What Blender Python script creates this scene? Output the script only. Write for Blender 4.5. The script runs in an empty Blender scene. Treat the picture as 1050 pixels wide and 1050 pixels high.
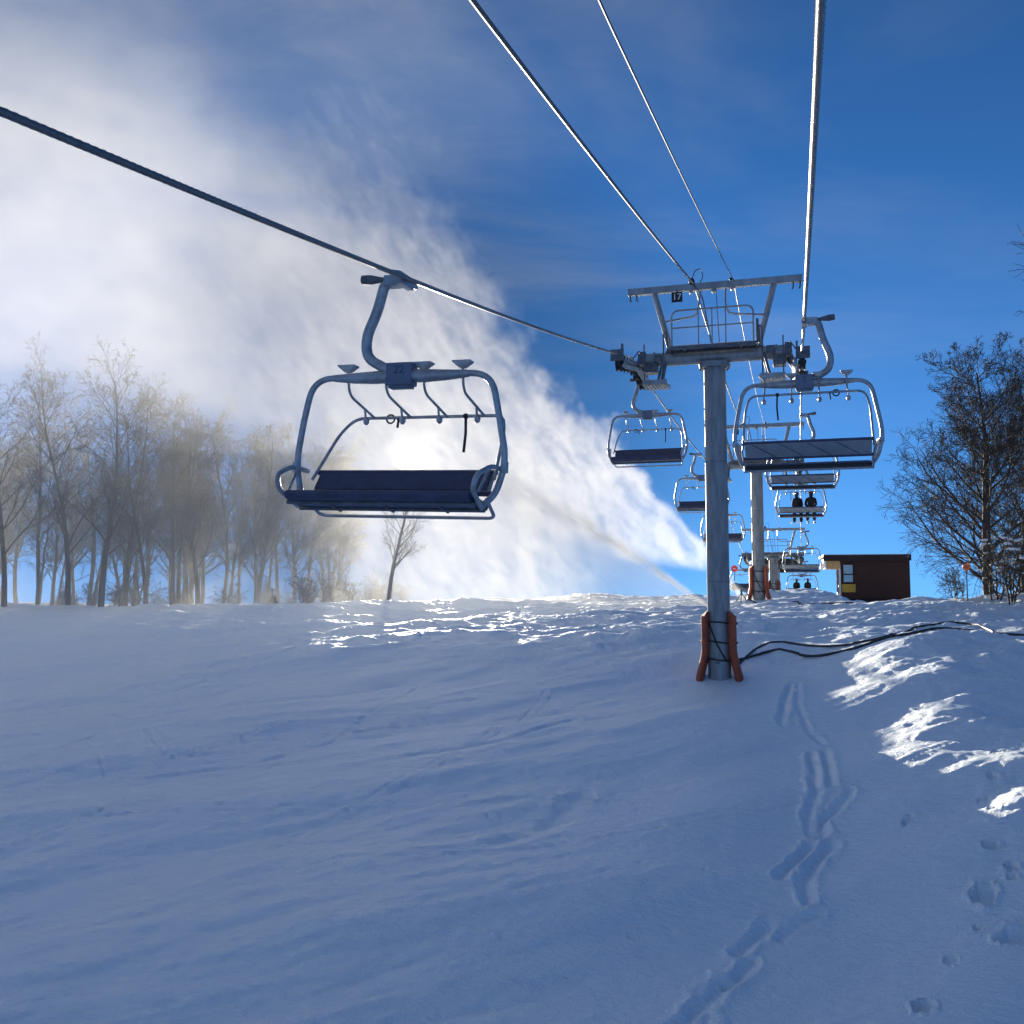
import bpy, bmesh, math, random
import numpy as np
from mathutils import Vector, Matrix
R = math.radians
scene = bpy.context.scene
COL = scene.collection

# ------------------------------------------------------------------ camera, sky, sun, exposure
# world axes: +Y runs up the lift line, +X right of it, Z up; the origin is the rider's eye on the chair
cam = bpy.data.cameras.new("camera")
cam.sensor_fit = 'HORIZONTAL'
cam.angle = 2 * math.atan(525 / 1008)
cam.clip_start, cam.clip_end = 0.05, 9000
cam_o = bpy.data.objects.new("camera", cam)
COL.objects.link(cam_o)
cam_o.rotation_euler = (R(90 + 4.7), 0, R(16.33))
scene.camera = cam_o

SUN_EL, SUN_AZ = R(7.75), R(22.15)          # azimuth to the left of +Y
SUN_DIR = Vector((-math.sin(SUN_AZ) * math.cos(SUN_EL), math.cos(SUN_AZ) * math.cos(SUN_EL), math.sin(SUN_EL)))
sun = bpy.data.lights.new("sun", 'SUN')
sun.energy = 5.0
sun.angle = R(0.5)
sun.color = (1.0, 0.89, 0.71)
sun_o = bpy.data.objects.new("sun", sun)
COL.objects.link(sun_o)
sun_o.rotation_euler = SUN_DIR.to_track_quat('Z', 'Y').to_euler()

SKY_STRENGTH = 0.068
scene.view_settings.view_transform = 'Standard'
scene.view_settings.look = 'None'
scene.view_settings.exposure = 1.55
scene.view_settings.gamma = 1.0
scene.cycles.use_denoising = True
scene.cycles.max_bounces = 6
scene.cycles.diffuse_bounces = 3
scene.cycles.volume_bounces = 1
scene.cycles.volume_step_rate = 2.5
scene.cycles.volume_max_steps = 256
scene.cycles.transparent_max_bounces = 12
scene.cycles.sample_clamp_indirect = 4

world = bpy.data.worlds.new("World")
scene.world = world
world.use_nodes = True


class V:
    """A node socket with arithmetic, so that fields read like formulas."""
    def __init__(self, nt, s):
        self.nt, self.s = nt, s

    def _m(self, op, *a, clamp=False):
        n = self.nt.nodes.new('ShaderNodeMath')
        n.operation = op
        n.use_clamp = clamp
        for i, x in enumerate((self,) + a):
            if isinstance(x, V):
                self.nt.links.new(x.s, n.inputs[i])
            else:
                n.inputs[i].default_value = x
        return V(self.nt, n.outputs[0])

    def __add__(self, o): return self._m('ADD', o)
    __radd__ = __add__
    def __sub__(self, o): return self._m('SUBTRACT', o)
    def __rsub__(self, o): return self._m('MULTIPLY_ADD', -1.0, o)
    def __mul__(self, o): return self._m('MULTIPLY', o)
    __rmul__ = __mul__
    def __truediv__(self, o): return self._m('DIVIDE', o)
    def __rtruediv__(self, o): return self.pow(-1.0) * o
    def pow(self, o): return self._m('POWER', o)
    def max(self, o): return self._m('MAXIMUM', o)
    def min(self, o): return self._m('MINIMUM', o)
    def clamp(self): return self._m('ADD', 0.0, clamp=True)
    def exp(self): return self._m('EXPONENT')
    def smooth(self):
        c = self.clamp()
        return c * c * (3.0 - 2.0 * c)


def vec(nt, x, y, z):
    n = nt.nodes.new('ShaderNodeCombineXYZ')
    for i, a in enumerate((x, y, z)):
        if isinstance(a, V):
            nt.links.new(a.s, n.inputs[i])
        else:
            n.inputs[i].default_value = a
    return n.outputs[0]


def noise(nt, v, scale, detail=3, rough=0.5, dist=0.0):
    n = nt.nodes.new('ShaderNodeTexNoise')
    nt.links.new(v, n.inputs['Vector'])
    n.inputs['Scale'].default_value = scale
    n.inputs['Detail'].default_value = detail
    n.inputs['Roughness'].default_value = rough
    n.inputs['Distortion'].default_value = dist
    return V(nt, n.outputs[0])


def build_world():
    nt = world.node_tree
    nt.nodes.clear()
    out = nt.nodes.new('ShaderNodeOutputWorld')
    sky = nt.nodes.new('ShaderNodeTexSky')
    sky.sky_type = 'NISHITA'
    sky.sun_disc = False
    sky.sun_elevation = SUN_EL
    sky.sun_rotation = -SUN_AZ
    sky.altitude = 800
    sky.air_density = 0.9
    sky.dust_density = 0.0
    sky.ozone_density = 4.0
    hs = nt.nodes.new('ShaderNodeHueSaturation')
    hs.inputs['Saturation'].default_value = 1.09
    hs.inputs['Hue'].default_value = 0.506
    hs.inputs['Value'].default_value = 1.08
    nt.links.new(sky.outputs[0], hs.inputs['Color'])
    tc = nt.nodes.new('ShaderNodeTexCoord')
    sep = nt.nodes.new('ShaderNodeSeparateXYZ')
    nt.links.new(tc.outputs['Generated'], sep.inputs[0])
    x, y, z = (V(nt, sep.outputs[i]) for i in range(3))
    # crisp winter air: read the sky a little above the true direction, so no yellow band lies on the horizon
    nt.links.new(vec(nt, x, y, z.max(0.0) * 0.82 + 0.16), sky.inputs['Vector'])
    # thin cirrus on a high flat layer
    zz = z.max(0.04)
    cx, cy = x / zz, y / zz
    cv = vec(nt, cx * 0.55 + cy * 0.35, cy * 0.9 - cx * 0.5, 0.0)
    c1 = noise(nt, cv, 0.9, 5, 0.55, 0.6)
    c2 = noise(nt, cv, 3.2, 6, 0.65, 0.8)
    side = (0.72 - (x * math.cos(R(16.3)) + y * math.sin(R(16.3))) * 1.7).clamp()      # the thin veil lies to the left of the lift
    cl = ((c1 - 0.40 + side * 0.10) * 2.6).smooth() * (c2 * 1.1 + 0.1) * ((z - 0.12) * 3.5).clamp() * (side * 0.75 + 0.25)
    mix = nt.nodes.new('ShaderNodeMixRGB')
    mix.inputs['Color2'].default_value = (3.5, 3.8, 4.2, 1)
    nt.links.new((cl * 0.80).s, mix.inputs['Fac'])
    nt.links.new(hs.outputs[0], mix.inputs['Color1'])
    grad = nt.nodes.new('ShaderNodeMixRGB'); grad.blend_type = 'MULTIPLY'
    grad.inputs['Fac'].default_value = 1.0
    nt.links.new(mix.outputs[0], grad.inputs['Color1'])
    d = x * SUN_DIR.x + y * SUN_DIR.y + z * SUN_DIR.z
    k = (0.97 - z.max(0.0).min(0.54) * 0.66 + (z - 0.58).max(0.0) * 1.0) * (1.0 - ((d - 0.93) / 0.07).smooth() * 0.50)
    nt.links.new(vec(nt, k, k, k * 1.0), grad.inputs['Color2'])
    # the sun itself
    d = x * SUN_DIR.x + y * SUN_DIR.y + z * SUN_DIR.z
    disc = ((d - math.cos(R(0.58))) / (math.cos(R(0.25)) - math.cos(R(0.58)))).smooth()
    add = nt.nodes.new('ShaderNodeMixRGB'); add.blend_type = 'ADD'
    add.inputs['Fac'].default_value = 1.0
    nt.links.new(grad.outputs[0], add.inputs['Color1'])
    col = nt.nodes.new('ShaderNodeCombineColor')
    for i, k in enumerate((1.0, 0.93, 0.78)):
        nt.links.new((disc * (9000.0 * k)).s, col.inputs[i])
    nt.links.new(col.outputs[0], add.inputs['Color2'])
    bg = nt.nodes.new('ShaderNodeBackground')
    bg.inputs['Strength'].default_value = SKY_STRENGTH
    nt.links.new(add.outputs[0], bg.inputs['Color'])
    nt.links.new(bg.outputs[0], out.inputs['Surface'])


build_world()

# ------------------------------------------------------------------ materials


def material(name, color, rough=0.5, metal=0.0, var=0.0, scale=6.0, color2=None, bump=0.0, spec=0.5, stretch=(1, 1, 1)):
    m = bpy.data.materials.new(name)
    m.use_nodes = True
    nt = m.node_tree
    b = nt.nodes['Principled BSDF']
    b.inputs['Roughness'].default_value = rough
    b.inputs['Metallic'].default_value = metal
    b.inputs['Specular IOR Level'].default_value = spec
    b.inputs['Base Color'].default_value = (*color, 1)
    if var or color2 or bump:
        tc = nt.nodes.new('ShaderNodeTexCoord')
        mp = nt.nodes.new('ShaderNodeMapping')
        mp.inputs['Scale'].default_value = stretch
        nt.links.new(tc.outputs['Object'], mp.inputs[0])
        f = noise(nt, mp.outputs[0], scale, 5, 0.6)
        r = nt.nodes.new('ShaderNodeValToRGB')
        c2 = color2 or tuple(c * (1 - var) for c in color)
        r.color_ramp.elements[0].position, r.color_ramp.elements[1].position = 0.36, 0.64
        r.color_ramp.elements[0].color = (*c2, 1)
        r.color_ramp.elements[1].color = (*color, 1)
        nt.links.new(f.s, r.inputs[0])
        nt.links.new(r.outputs[0], b.inputs['Base Color'])
        nt.links.new((rough + (f - 0.5) * 0.25).s, b.inputs['Roughness'])
        if bump:
            bp = nt.nodes.new('ShaderNodeBump')
            bp.inputs['Strength'].default_value = bump
            bp.inputs['Distance'].default_value = 0.02
            nt.links.new(f.s, bp.inputs['Height'])
            nt.links.new(bp.outputs[0], b.inputs['Normal'])
    return m


def translucent_snow(name):
    m = material(name, (0.80, 0.80, 0.82), 0.8, 0, 0.35, 14)
    nt = m.node_tree
    t = nt.nodes.new('ShaderNodeBsdfTranslucent')
    t.inputs['Color'].default_value = (0.85, 0.84, 0.84, 1)
    a = nt.nodes.new('ShaderNodeMixShader')
    a.inputs[0].default_value = 0.5
    nt.links.new(nt.nodes['Principled BSDF'].outputs[0], a.inputs[1])
    nt.links.new(t.outputs[0], a.inputs[2])
    nt.links.new(a.outputs[0], nt.nodes['Material Output'].inputs['Surface'])
    return m


M = {}
M['galv'] = material('galvanized_steel', (0.38, 0.40, 0.42), 0.5, 0.55, 0.35, 5, stretch=(1, 1, 0.25))
M['pole'] = material('pole_steel', (0.33, 0.35, 0.37), 0.55, 0.4, 0.40, 3.5, stretch=(2, 2, 0.35), bump=0.08)
M['steel'] = material('dark_steel', (0.17, 0.18, 0.20), 0.5, 0.5, 0.4, 9)
M['chair_tube'] = material('chair_steel', (0.42, 0.44, 0.47), 0.36, 0.5, 0.35, 7, bump=0.05)
M['rubber'] = material('black_rubber', (0.03, 0.03, 0.033), 0.6, 0, 0.3, 20)
M['vinyl'] = material('dark_vinyl', (0.075, 0.08, 0.15), 0.5, 0, 0.45, 5)
M['cushion'] = material('dark_cushion', (0.065, 0.07, 0.12), 0.6, 0, 0.3, 7)
M['pan'] = material('seat_pan_snowlit', (0.17, 0.20, 0.32), 0.5, 0.1, 0.3, 5)  # blue light off the snow put into the underside's colour
M['backrest'] = material('grey_back_panel', (0.30, 0.32, 0.35), 0.5, 0.3, 0.2, 5)
M['rope'] = material('rope_steel', (0.22, 0.22, 0.23), 0.42, 0.7, 0.3, 30)
M['cable'] = material('cable_steel', (0.16, 0.16, 0.17), 0.6, 0.3, 0.3, 30)
M['pad'] = material('orange_pad', (0.42, 0.085, 0.035), 0.6, 0, 0.35, 4, bump=0.3)
M['strap'] = material('black_strap', (0.018, 0.018, 0.02), 0.7)
M['hose'] = material('hose_rubber', (0.035, 0.035, 0.04), 0.55, 0, 0.4, 12)
M['frost'] = material('hose_frost', (0.55, 0.58, 0.62), 0.7, 0, 0.4, 14)
M['sign_black'] = material('sign_black', (0.012, 0.012, 0.014), 0.5)
M['sign_white'] = material('sign_white', (0.82, 0.82, 0.82), 0.5)
M['ink'] = material('plate_ink', (0.06, 0.075, 0.13), 0.5)
M['red'] = material('fluorescent_red', (0.85, 0.06, 0.04), 0.45)
M['orange'] = material('fluorescent_orange', (0.9, 0.16, 0.03), 0.45)
M['plank'] = material('plate_blue', (0.16, 0.20, 0.28), 0.5, 0.3, 0.2, 8)
M['siding'] = material('brown_siding', (0.085, 0.028, 0.016), 0.75, 0, 0.35, 3, stretch=(1, 1, 8), bump=0.2)
M['trim'] = material('dark_trim', (0.03, 0.014, 0.010), 0.7)
M['soffit'] = material('tan_wood', (0.85, 0.48, 0.18), 0.6, 0, 0.3, 3, stretch=(6, 1, 1))
M['yellow'] = material('yellow_panel', (0.75, 0.42, 0.03), 0.5, 0, 0.25, 8)
M['white_paint'] = material('white_paint', (0.8, 0.8, 0.78), 0.5)
M['glass'] = material('window_glass', (0.35, 0.55, 0.62), 0.08, 0.0, 0, spec=1.0)
M['bark'] = material('grey_bark', (0.050, 0.045, 0.042), 0.85, 0, 0.4, 6, stretch=(1, 1, 0.3))
M['cloth'] = material('dark_ski_clothes', (0.018, 0.019, 0.026), 0.8, 0, 0.4, 10)
M['helmet'] = material('helmet_shell', (0.02, 0.02, 0.025), 0.35)
M['ski'] = material('ski_top', (0.12, 0.12, 0.14), 0.4)
M['grating'] = translucent_snow('snowy_grating')
M['snow_clump'] = material('clump_snow', (0.86, 0.88, 0.92), 0.7)


def snow_material():
    m = bpy.data.materials.new('wind_packed_snow')
    m.use_nodes = True
    nt = m.node_tree
    b = nt.nodes['Principled BSDF']
    b.inputs['Roughness'].default_value = 0.45
    b.inputs['Specular IOR Level'].default_value = 0.5
    tc = nt.nodes.new('ShaderNodeTexCoord')
    mp = nt.nodes.new('ShaderNodeMapping')
    mp.inputs['Rotation'].default_value = (0, 0, R(-35))
    mp.inputs['Scale'].default_value = (0.45, 1, 1)
    nt.links.new(tc.outputs['Object'], mp.inputs[0])
    a = noise(nt, mp.outputs[0], 4.5, 6, 0.62, 0.3)
    f = noise(nt, tc.outputs['Object'], 38.0, 3, 0.7)
    g = noise(nt, tc.outputs['Object'], 0.35, 3, 0.5)
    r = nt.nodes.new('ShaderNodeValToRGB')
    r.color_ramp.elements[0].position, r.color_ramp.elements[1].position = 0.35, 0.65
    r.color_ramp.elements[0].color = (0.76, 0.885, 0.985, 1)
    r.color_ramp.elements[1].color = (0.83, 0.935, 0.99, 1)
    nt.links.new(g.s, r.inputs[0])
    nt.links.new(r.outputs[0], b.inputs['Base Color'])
    bp = nt.nodes.new('ShaderNodeBump')
    bp.inputs['Strength'].default_value = 1.0
    bp.inputs['Distance'].default_value = 0.06
    a2 = noise(nt, mp.outputs[0], 16.0, 4, 0.6, 0.4)
    nt.links.new((a + a2 * 0.45 + f * 0.30).s, bp.inputs['Height'])
    nt.links.new(bp.outputs[0], b.inputs['Normal'])
    # snow throws low light forward: a broad glossy lobe beside the diffuse one
    gl = nt.nodes.new('ShaderNodeBsdfAnisotropic')
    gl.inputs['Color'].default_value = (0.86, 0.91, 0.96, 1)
    gl.inputs['Roughness'].default_value = 0.52
    nt.links.new(bp.outputs[0], gl.inputs['Normal'])
    mx = nt.nodes.new('ShaderNodeMixShader')
    mx.inputs[0].default_value = 0.28
    nt.links.new(b.outputs[0], mx.inputs[1])
    nt.links.new(gl.outputs[0], mx.inputs[2])
    nt.links.new(mx.outputs[0], nt.nodes['Material Output'].inputs['Surface'])
    return m


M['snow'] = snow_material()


def bark_snow_material(name, amount):
    m = material(name, (0.06, 0.048, 0.04), 0.85)
    nt = m.node_tree
    b = nt.nodes['Principled BSDF']
    tc = nt.nodes.new('ShaderNodeTexCoord')
    geo = nt.nodes.new('ShaderNodeNewGeometry')
    sep = nt.nodes.new('ShaderNodeSeparateXYZ')
    nt.links.new(geo.outputs['Normal'], sep.inputs[0])
    f = noise(nt, tc.outputs['Object'], 2.3, 4, 0.7)
    k = ((V(nt, sep.outputs[2]) - 0.35) * 4.0).clamp() * ((f - (1 - amount)) * 9.0).clamp()
    mx = nt.nodes.new('ShaderNodeMixRGB')
    nt.links.new(k.s, mx.inputs[0])
    mx.inputs[1].default_value = (0.055, 0.043, 0.036, 1)
    mx.inputs[2].default_value = (0.85, 0.87, 0.9, 1)
    nt.links.new(mx.outputs[0], b.inputs['Base Color'])
    return m


M['bark_snowy'] = bark_snow_material('snowy_bark', 0.24)

# ------------------------------------------------------------------ mesh helpers


def fillet(pts, rad, n=5, closed=False):
    """Round the corners of a polyline."""
    P = [Vector(p) for p in pts]
    out = []
    N = len(P)
    for i in range(N):
        if not closed and i in (0, N - 1):
            out.append(P[i]); continue
        a, b, c = P[i - 1], P[i], P[(i + 1) % N]
        r = min(rad, (a - b).length * 0.49, (c - b).length * 0.49)
        p, q = b + (a - b).normalized() * r, b + (c - b).normalized() * r
        for k in range(n + 1):
            t = k / n
            out.append(p * (1 - t) ** 2 + b * 2 * t * (1 - t) + q * t * t)
    return out


class MB:
    def __init__(self):
        self.v, self.f, self.mi = [], [], []
        self.cur = 0

    def _add(self, vs, fs):
        o = len(self.v)
        self.v += [tuple(v) for v in vs]
        self.f += [tuple(i + o for i in f) for f in fs]
        self.mi += [self.cur] * len(fs)

    def box(self, c, s, rot=None):
        vs = []
        for dx in (-.5, .5):
            for dy in (-.5, .5):
                for dz in (-.5, .5):
                    p = Vector((dx * s[0], dy * s[1], dz * s[2]))
                    if rot is not None: p = rot @ p
                    vs.append(p + Vector(c))
        self._add(vs, [(0, 1, 3, 2), (4, 6, 7, 5), (0, 4, 5, 1), (2, 3, 7, 6), (0, 2, 6, 4), (1, 5, 7, 3)])
        return self

    def tube(self, pts, r, n=10, closed=False, cap=True):
        P = [Vector(p) for p in pts]
        N = len(P)
        rr = r if isinstance(r, (list, tuple)) else [r] * N
        T = []
        for i in range(N):
            if closed: t = P[(i + 1) % N] - P[i - 1]
            else: t = P[min(i + 1, N - 1)] - P[max(i - 1, 0)]
            T.append(t.normalized() if t.length > 1e-9 else Vector((0, 0, 1)))
        up = Vector((0, 0, 1)) if abs(T[0].z) < 0.9 else Vector((1, 0, 0))
        u = T[0].cross(up).normalized()
        vs, fs = [], []
        for i in range(N):
            u = (u - T[i] * u.dot(T[i]))
            u = u.normalized() if u.length > 1e-6 else T[i].orthogonal().normalized()
            w = T[i].cross(u)
            for k in range(n):
                a = 2 * math.pi * k / n
                vs.append(P[i] + (u * math.cos(a) + w * math.sin(a)) * rr[i])
        for i in range(N if closed else N - 1):
            j = (i + 1) % N
            for k in range(n):
                l = (k + 1) % n
                fs.append((i * n + k, i * n + l, j * n + l, j * n + k))
        if cap and not closed:
            fs.append(tuple(range(n - 1, -1, -1)))
            fs.append(tuple((N - 1) * n + k for k in range(n)))
        self._add(vs, fs)
        return self

    def cyl(self, a, b, r, n=20, r2=None):
        return self.tube([a, b], [r, r if r2 is None else r2], n)

    def torus(self, c, r, t, axis='Y', n=20, m=8):
        pts = []
        for k in range(n):
            a = 2 * math.pi * k / n
            d = {'X': (0, math.cos(a), math.sin(a)), 'Y': (math.cos(a), 0, math.sin(a)), 'Z': (math.cos(a), math.sin(a), 0)}[axis]
            pts.append(Vector(c) + Vector(d) * r)
        return self.tube(pts, t, m, closed=True)

    def prism(self, poly, x0, x1):
        """Extrude a (y, z) outline along x."""
        n = len(poly)
        vs = [(x0, y, z) for y, z in poly] + [(x1, y, z) for y, z in poly]
        fs = [(k, (k + 1) % n, n + (k + 1) % n, n + k) for k in range(n)]
        fs += [tuple(range(n - 1, -1, -1)), tuple(n + k for k in range(n))]
        self._add(vs, fs)
        return self

    def ball(self, c, r, sx=1, sy=1, sz=1, n=10, m=7, jit=0, rnd=None):
        vs, fs = [], []
        for i in range(m + 1):
            t = math.pi * i / m
            for k in range(n):
                a = 2 * math.pi * k / n
                j = 1 + (rnd.uniform(-jit, jit) if rnd else 0)
                vs.append((c[0] + r * sx * j * math.sin(t) * math.cos(a), c[1] + r * sy * j * math.sin(t) * math.sin(a), c[2] + r * sz * j * math.cos(t)))
        for i in range(m):
            for k in range(n):
                l = (k + 1) % n
                fs.append((i * n + k, (i + 1) * n + k, (i + 1) * n + l, i * n + l))
        self._add(vs, fs)
        return self

    def build(self, name, mats, parent=None, bevel=0.0, smooth=True, angle=40):
        me = bpy.data.meshes.new(name)
        me.from_pydata(self.v, [], self.f)
        for m in (mats if isinstance(mats, (list, tuple)) else [mats]):
            me.materials.append(m)
        if any(self.mi):
            me.polygons.foreach_set('material_index', self.mi)
        bm = bmesh.new(); bm.from_mesh(me)
        bmesh.ops.recalc_face_normals(bm, faces=bm.faces)
        bm.to_mesh(me); bm.free()
        if smooth:
            me.polygons.foreach_set('use_smooth', [True] * len(me.polygons))
            me.set_sharp_from_angle(angle=R(angle))
        o = bpy.data.objects.new(name, me)
        COL.objects.link(o)
        if parent is not None:
            o.parent = parent
        if bevel:
            b = o.modifiers.new('bevel', 'BEVEL')
            b.width, b.segments, b.limit_method = bevel, 2, 'ANGLE'
        return o


def tag(o, label=None, cat=None, group=None, kind=None):
    if label: o['label'] = label
    if cat: o['category'] = cat
    if group: o['group'] = group
    if kind: o['kind'] = kind
    return o


def empty(name, loc=(0, 0, 0), rz=0.0):
    o = bpy.data.objects.new(name, None)
    o.empty_display_size = 0.3
    COL.objects.link(o)
    o.location = loc
    o.rotation_euler = (0, 0, rz)
    return o


CHILDREN = {}


def kids(o):
    return [c for c in bpy.data.objects if c.parent == o]


def copy_tree(o, parent=None):
    c = o.copy()
    COL.objects.link(c)
    if parent is not None:
        c.parent = parent
    for ch in kids(o):
        copy_tree(ch, c)
    return c


def text_part(name, body, size, mat, parent, loc, rot, extrude=0.003, scale=(1, 1, 1)):
    cu = bpy.data.curves.new(name, 'FONT')
    cu.body = body
    cu.size = size
    cu.align_x = cu.align_y = 'CENTER'
    cu.extrude = extrude
    t = bpy.data.objects.new(name, cu)
    COL.objects.link(t)
    dg = bpy.context.evaluated_depsgraph_get()
    me = bpy.data.meshes.new_from_object(t.evaluated_get(dg))
    bpy.data.objects.remove(t)
    me.name = name
    me.materials.clear(); me.materials.append(mat)
    o = bpy.data.objects.new(name, me)
    COL.objects.link(o)
    o.parent = parent
    o.location, o.rotation_euler, o.scale = loc, rot, scale
    return o


# ------------------------------------------------------------------ terrain
rng = np.random.default_rng(7)
PERM = rng.permutation(512)
PERM = np.concatenate([PERM, PERM, PERM])
GA = rng.uniform(0, 2 * np.pi, 512)
GX, GY = np.cos(GA), np.sin(GA)


def pn(x, y):
    """2-D gradient noise, about -0.7 .. 0.7."""
    xi, yi = np.floor(x).astype(int), np.floor(y).astype(int)
    xf, yf = x - xi, y - yi
    u, v = xf ** 3 * (xf * (xf * 6 - 15) + 10), yf ** 3 * (yf * (yf * 6 - 15) + 10)
    def g(ix, iy, dx, dy):
        h = PERM[PERM[ix & 511] + (iy & 511)]
        return GX[h] * dx + GY[h] * dy
    a, b = g(xi, yi, xf, yf), g(xi + 1, yi, xf - 1, yf)
    c, d = g(xi, yi + 1, xf, yf - 1), g(xi + 1, yi + 1, xf - 1, yf - 1)
    return (a * (1 - u) + b * u) * (1 - v) + (c * (1 - u) + d * u) * v


def fbm(x, y, o=4, gain=0.5):
    s, a = 0, 1
    for i in range(o):
        s = s + a * pn(x + 17.3 * i, y - 9.1 * i)
        x, y, a = x * 2.03, y * 2.03, a * gain
    return s


def sstep(a, b, x):
    t = np.clip((x - a) / (b - a), 0, 1)
    return t * t * (3 - 2 * t)


KY = [-60, -10, 0, 10, 20, 27, 29, 31.5, 35, 40, 45, 52, 65, 76, 100, 200, 600, 5000]
KZ = [-17, -8.3, -6.6, -4.85, -3.15, -2.20, -1.80, -1.43, -1.20, -.90, -.66, -.5, -.45, -.5, -2.5, -18, -60, -300]
# smooth the profile a little so that no crease shows
_yy = np.linspace(-60, 5000, 50601)
_zz = np.interp(_yy, KY, KZ)
_k = np.hanning(41); _k /= _k.sum()
_zs = np.convolve(np.pad(_zz, 20, 'edge'), _k, 'valid')

TRACKS = []        # grooves: (polyline [(x, y)...], half-width, depth)
PRINTS = []        # dents: (x, y, radius along, radius across, angle, depth)


def terrain(X, Y, carve=True):
    X = np.atleast_1d(np.asarray(X, float)); Y = np.atleast_1d(np.asarray(Y, float))
    d = np.hypot(X, Y)
    z = np.interp(Y + 3.4 * sstep(-0.3, 3.5, X) * sstep(8, 20, Y) * (1 - sstep(40, 50, Y)), _yy, _zs)
    far = 1 - sstep(70, 140, d)
    z = z - 0.9 * sstep(-12, -34, X) * sstep(40, 56, Y) * far           # the left shoulder rolls off behind the crest
    z = z + 0.05 * np.clip(X - 1.0, 0, 14) * sstep(26, 40, Y) * (1 - 0.75 * sstep(46, 62, Y)) * far      # bank under the trees on the right
    z = z + 0.62 * np.exp(-(((X - 0.0) / 2.7) ** 2 + ((Y - 69) / 4.5) ** 2)) - 0.5 * sstep(4.2, 7.0, X) * sstep(66, 71, Y) * far
    xb = X - 1.9 + 1.2 * pn(X / 3.1 + 4, Y / 2.6)
    z = z + (0.085 + 0.05 * pn(X / 1.7 + 3, Y / 1.3)) * np.minimum(np.log1p(np.exp(np.clip(xb * 2.2, -30, 30))) / 2.2, 6) * sstep(9, 16, Y) * (1 - sstep(22, 31, Y))  # right bank, shaped so its bumps catch the low sun
    z = z - 0.50 * sstep(1.2, 3.6, X) * sstep(43, 50, Y) * far
    # wind drifts, running from lower left to upper right
    a = R(38)
    u, w = X * math.cos(a) + Y * math.sin(a), -X * math.sin(a) + Y * math.cos(a)
    z = z + far * 0.47 * fbm(u / 14, w / 5.2, 3, 0.42)
    near = 1 - sstep(34, 60, d)
    z = z + far * 0.060 * fbm(u / 2.3, w / 0.62, 4, 0.55) * (0.35 + 0.65 * sstep(-1, -6, X))
    # broken, tracked snow along the crest
    cr = sstep(24, 33, Y + 0.12 * X) * far
    wob = 1.2 * pn(X / 3, Y / 3)
    z = z + cr * 0.15 * fbm(X / 3.4 + wob * .3, Y / 1.9 + wob, 5, 0.5)
    r = 1 - np.abs(fbm(X / 2.2 + 5, Y / 1.2 + wob, 3, 0.5)) * 2.2
    z = z + cr * 0.07 * np.maximum(r, 0) ** 2
    # wind-cut steps: flat treads that catch the low sun, short shaded risers
    for lam, amp, sx, of in ((3.1, 0.62, 6.0, 0.0), (1.25, 0.50, 2.6, 31.0), (0.5, 0.35, 1.1, 63.0)):
        tt = Y / lam + 1.5 * fbm(X / sx + of, Y / (lam * 1.6) + of, 3, 0.5)
        fr = tt - np.floor(tt)
        am = np.clip(0.35 + 1.3 * pn(X / 4.0 + of, Y / 4.0 - of), 0, 1)
        z = z + cr * (0.25 + 0.75 * am) * amp * 0.13 * lam * (sstep(0.0, 0.34, fr) - fr)
    # rough clumps on the right side
    rt = sstep(0.5, 3.2, X + 1.1 * pn(X / 2.5, Y / 2.5)) * sstep(13, 17.5, Y) * far
    z = z + rt * (0.11 * fbm(X / 1.9, Y / 1.3, 5, 0.6) + 0.12 * np.maximum(fbm(X / 2.6 + 9, Y / 1.9, 4, 0.55) - 0.10, 0))
    z = z + near * 0.009 * fbm(u / 0.30, w / 0.14, 3, 0.6) * (0.4 + 0.6 * sstep(0.5, -3, X))
    if carve and TRACKS:
        m = (d < 45)
        xs, ys = X[m], Y[m]
        cut = np.zeros_like(xs)
        for pl, hw, dep in TRACKS:
            P = np.array(pl)
            lo, hi = P.min(0) - 4 * hw, P.max(0) + 4 * hw
            k = np.where((xs > lo[0]) & (xs < hi[0]) & (ys > lo[1]) & (ys < hi[1]))[0]
            if not len(k): continue
            x, y = xs[k], ys[k]
            best = np.full(len(k), 1e9)
            for (ax, ay), (bx, by) in zip(P[:-1], P[1:]):
                L2 = (bx - ax) ** 2 + (by - ay) ** 2 + 1e-9
                t = np.clip(((x - ax) * (bx - ax) + (y - ay) * (by - ay)) / L2, 0, 1)
                best = np.minimum(best, np.hypot(x - ax - t * (bx - ax), y - ay - t * (by - ay)))
            q = best / (hw * .82) * (1 + 0.5 * pn(x * 3, y * 3) + .3 * pn(x * 9, y * 9))
            dep, hw = dep * .60, hw * .82
            cut[k] += dep * (.7 + .9 * np.clip(.5 + pn(x * 1.7 + 3, y * 1.7), 0, 1)) * (-np.exp(-q ** 2 * 1.3) + 0.38 * np.exp(-((q - 1.9) / 0.6) ** 2))
        for px, py, ra, rb, ang, dep in PRINTS:
            k = np.where((np.abs(xs - px) < 3 * max(ra, rb)) & (np.abs(ys - py) < 3 * max(ra, rb)))[0]
            x0, y0 = xs[k], ys[k]
            dx, dy = x0 - px, y0 - py
            uu, ww = dx * math.cos(ang) + dy * math.sin(ang), -dx * math.sin(ang) + dy * math.cos(ang)
            ra, rb = ra * .78, rb * .78
            q = np.sqrt((uu / ra) ** 2 + (ww / rb) ** 2) * (1 + .45 * pn(x0 * 5.0, y0 * 5.0) + .25 * pn(x0 * 13, y0 * 13))
            cut[k] += dep * (-1 / (1 + np.exp((q - 1) * 11)) + 0.25 * np.exp(-((q - 1.35) / 0.25) ** 2))
        z = z.copy()
        z[m] += cut
    return z


def gz(x, y):
    return float(terrain(x, y)[0])


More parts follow.
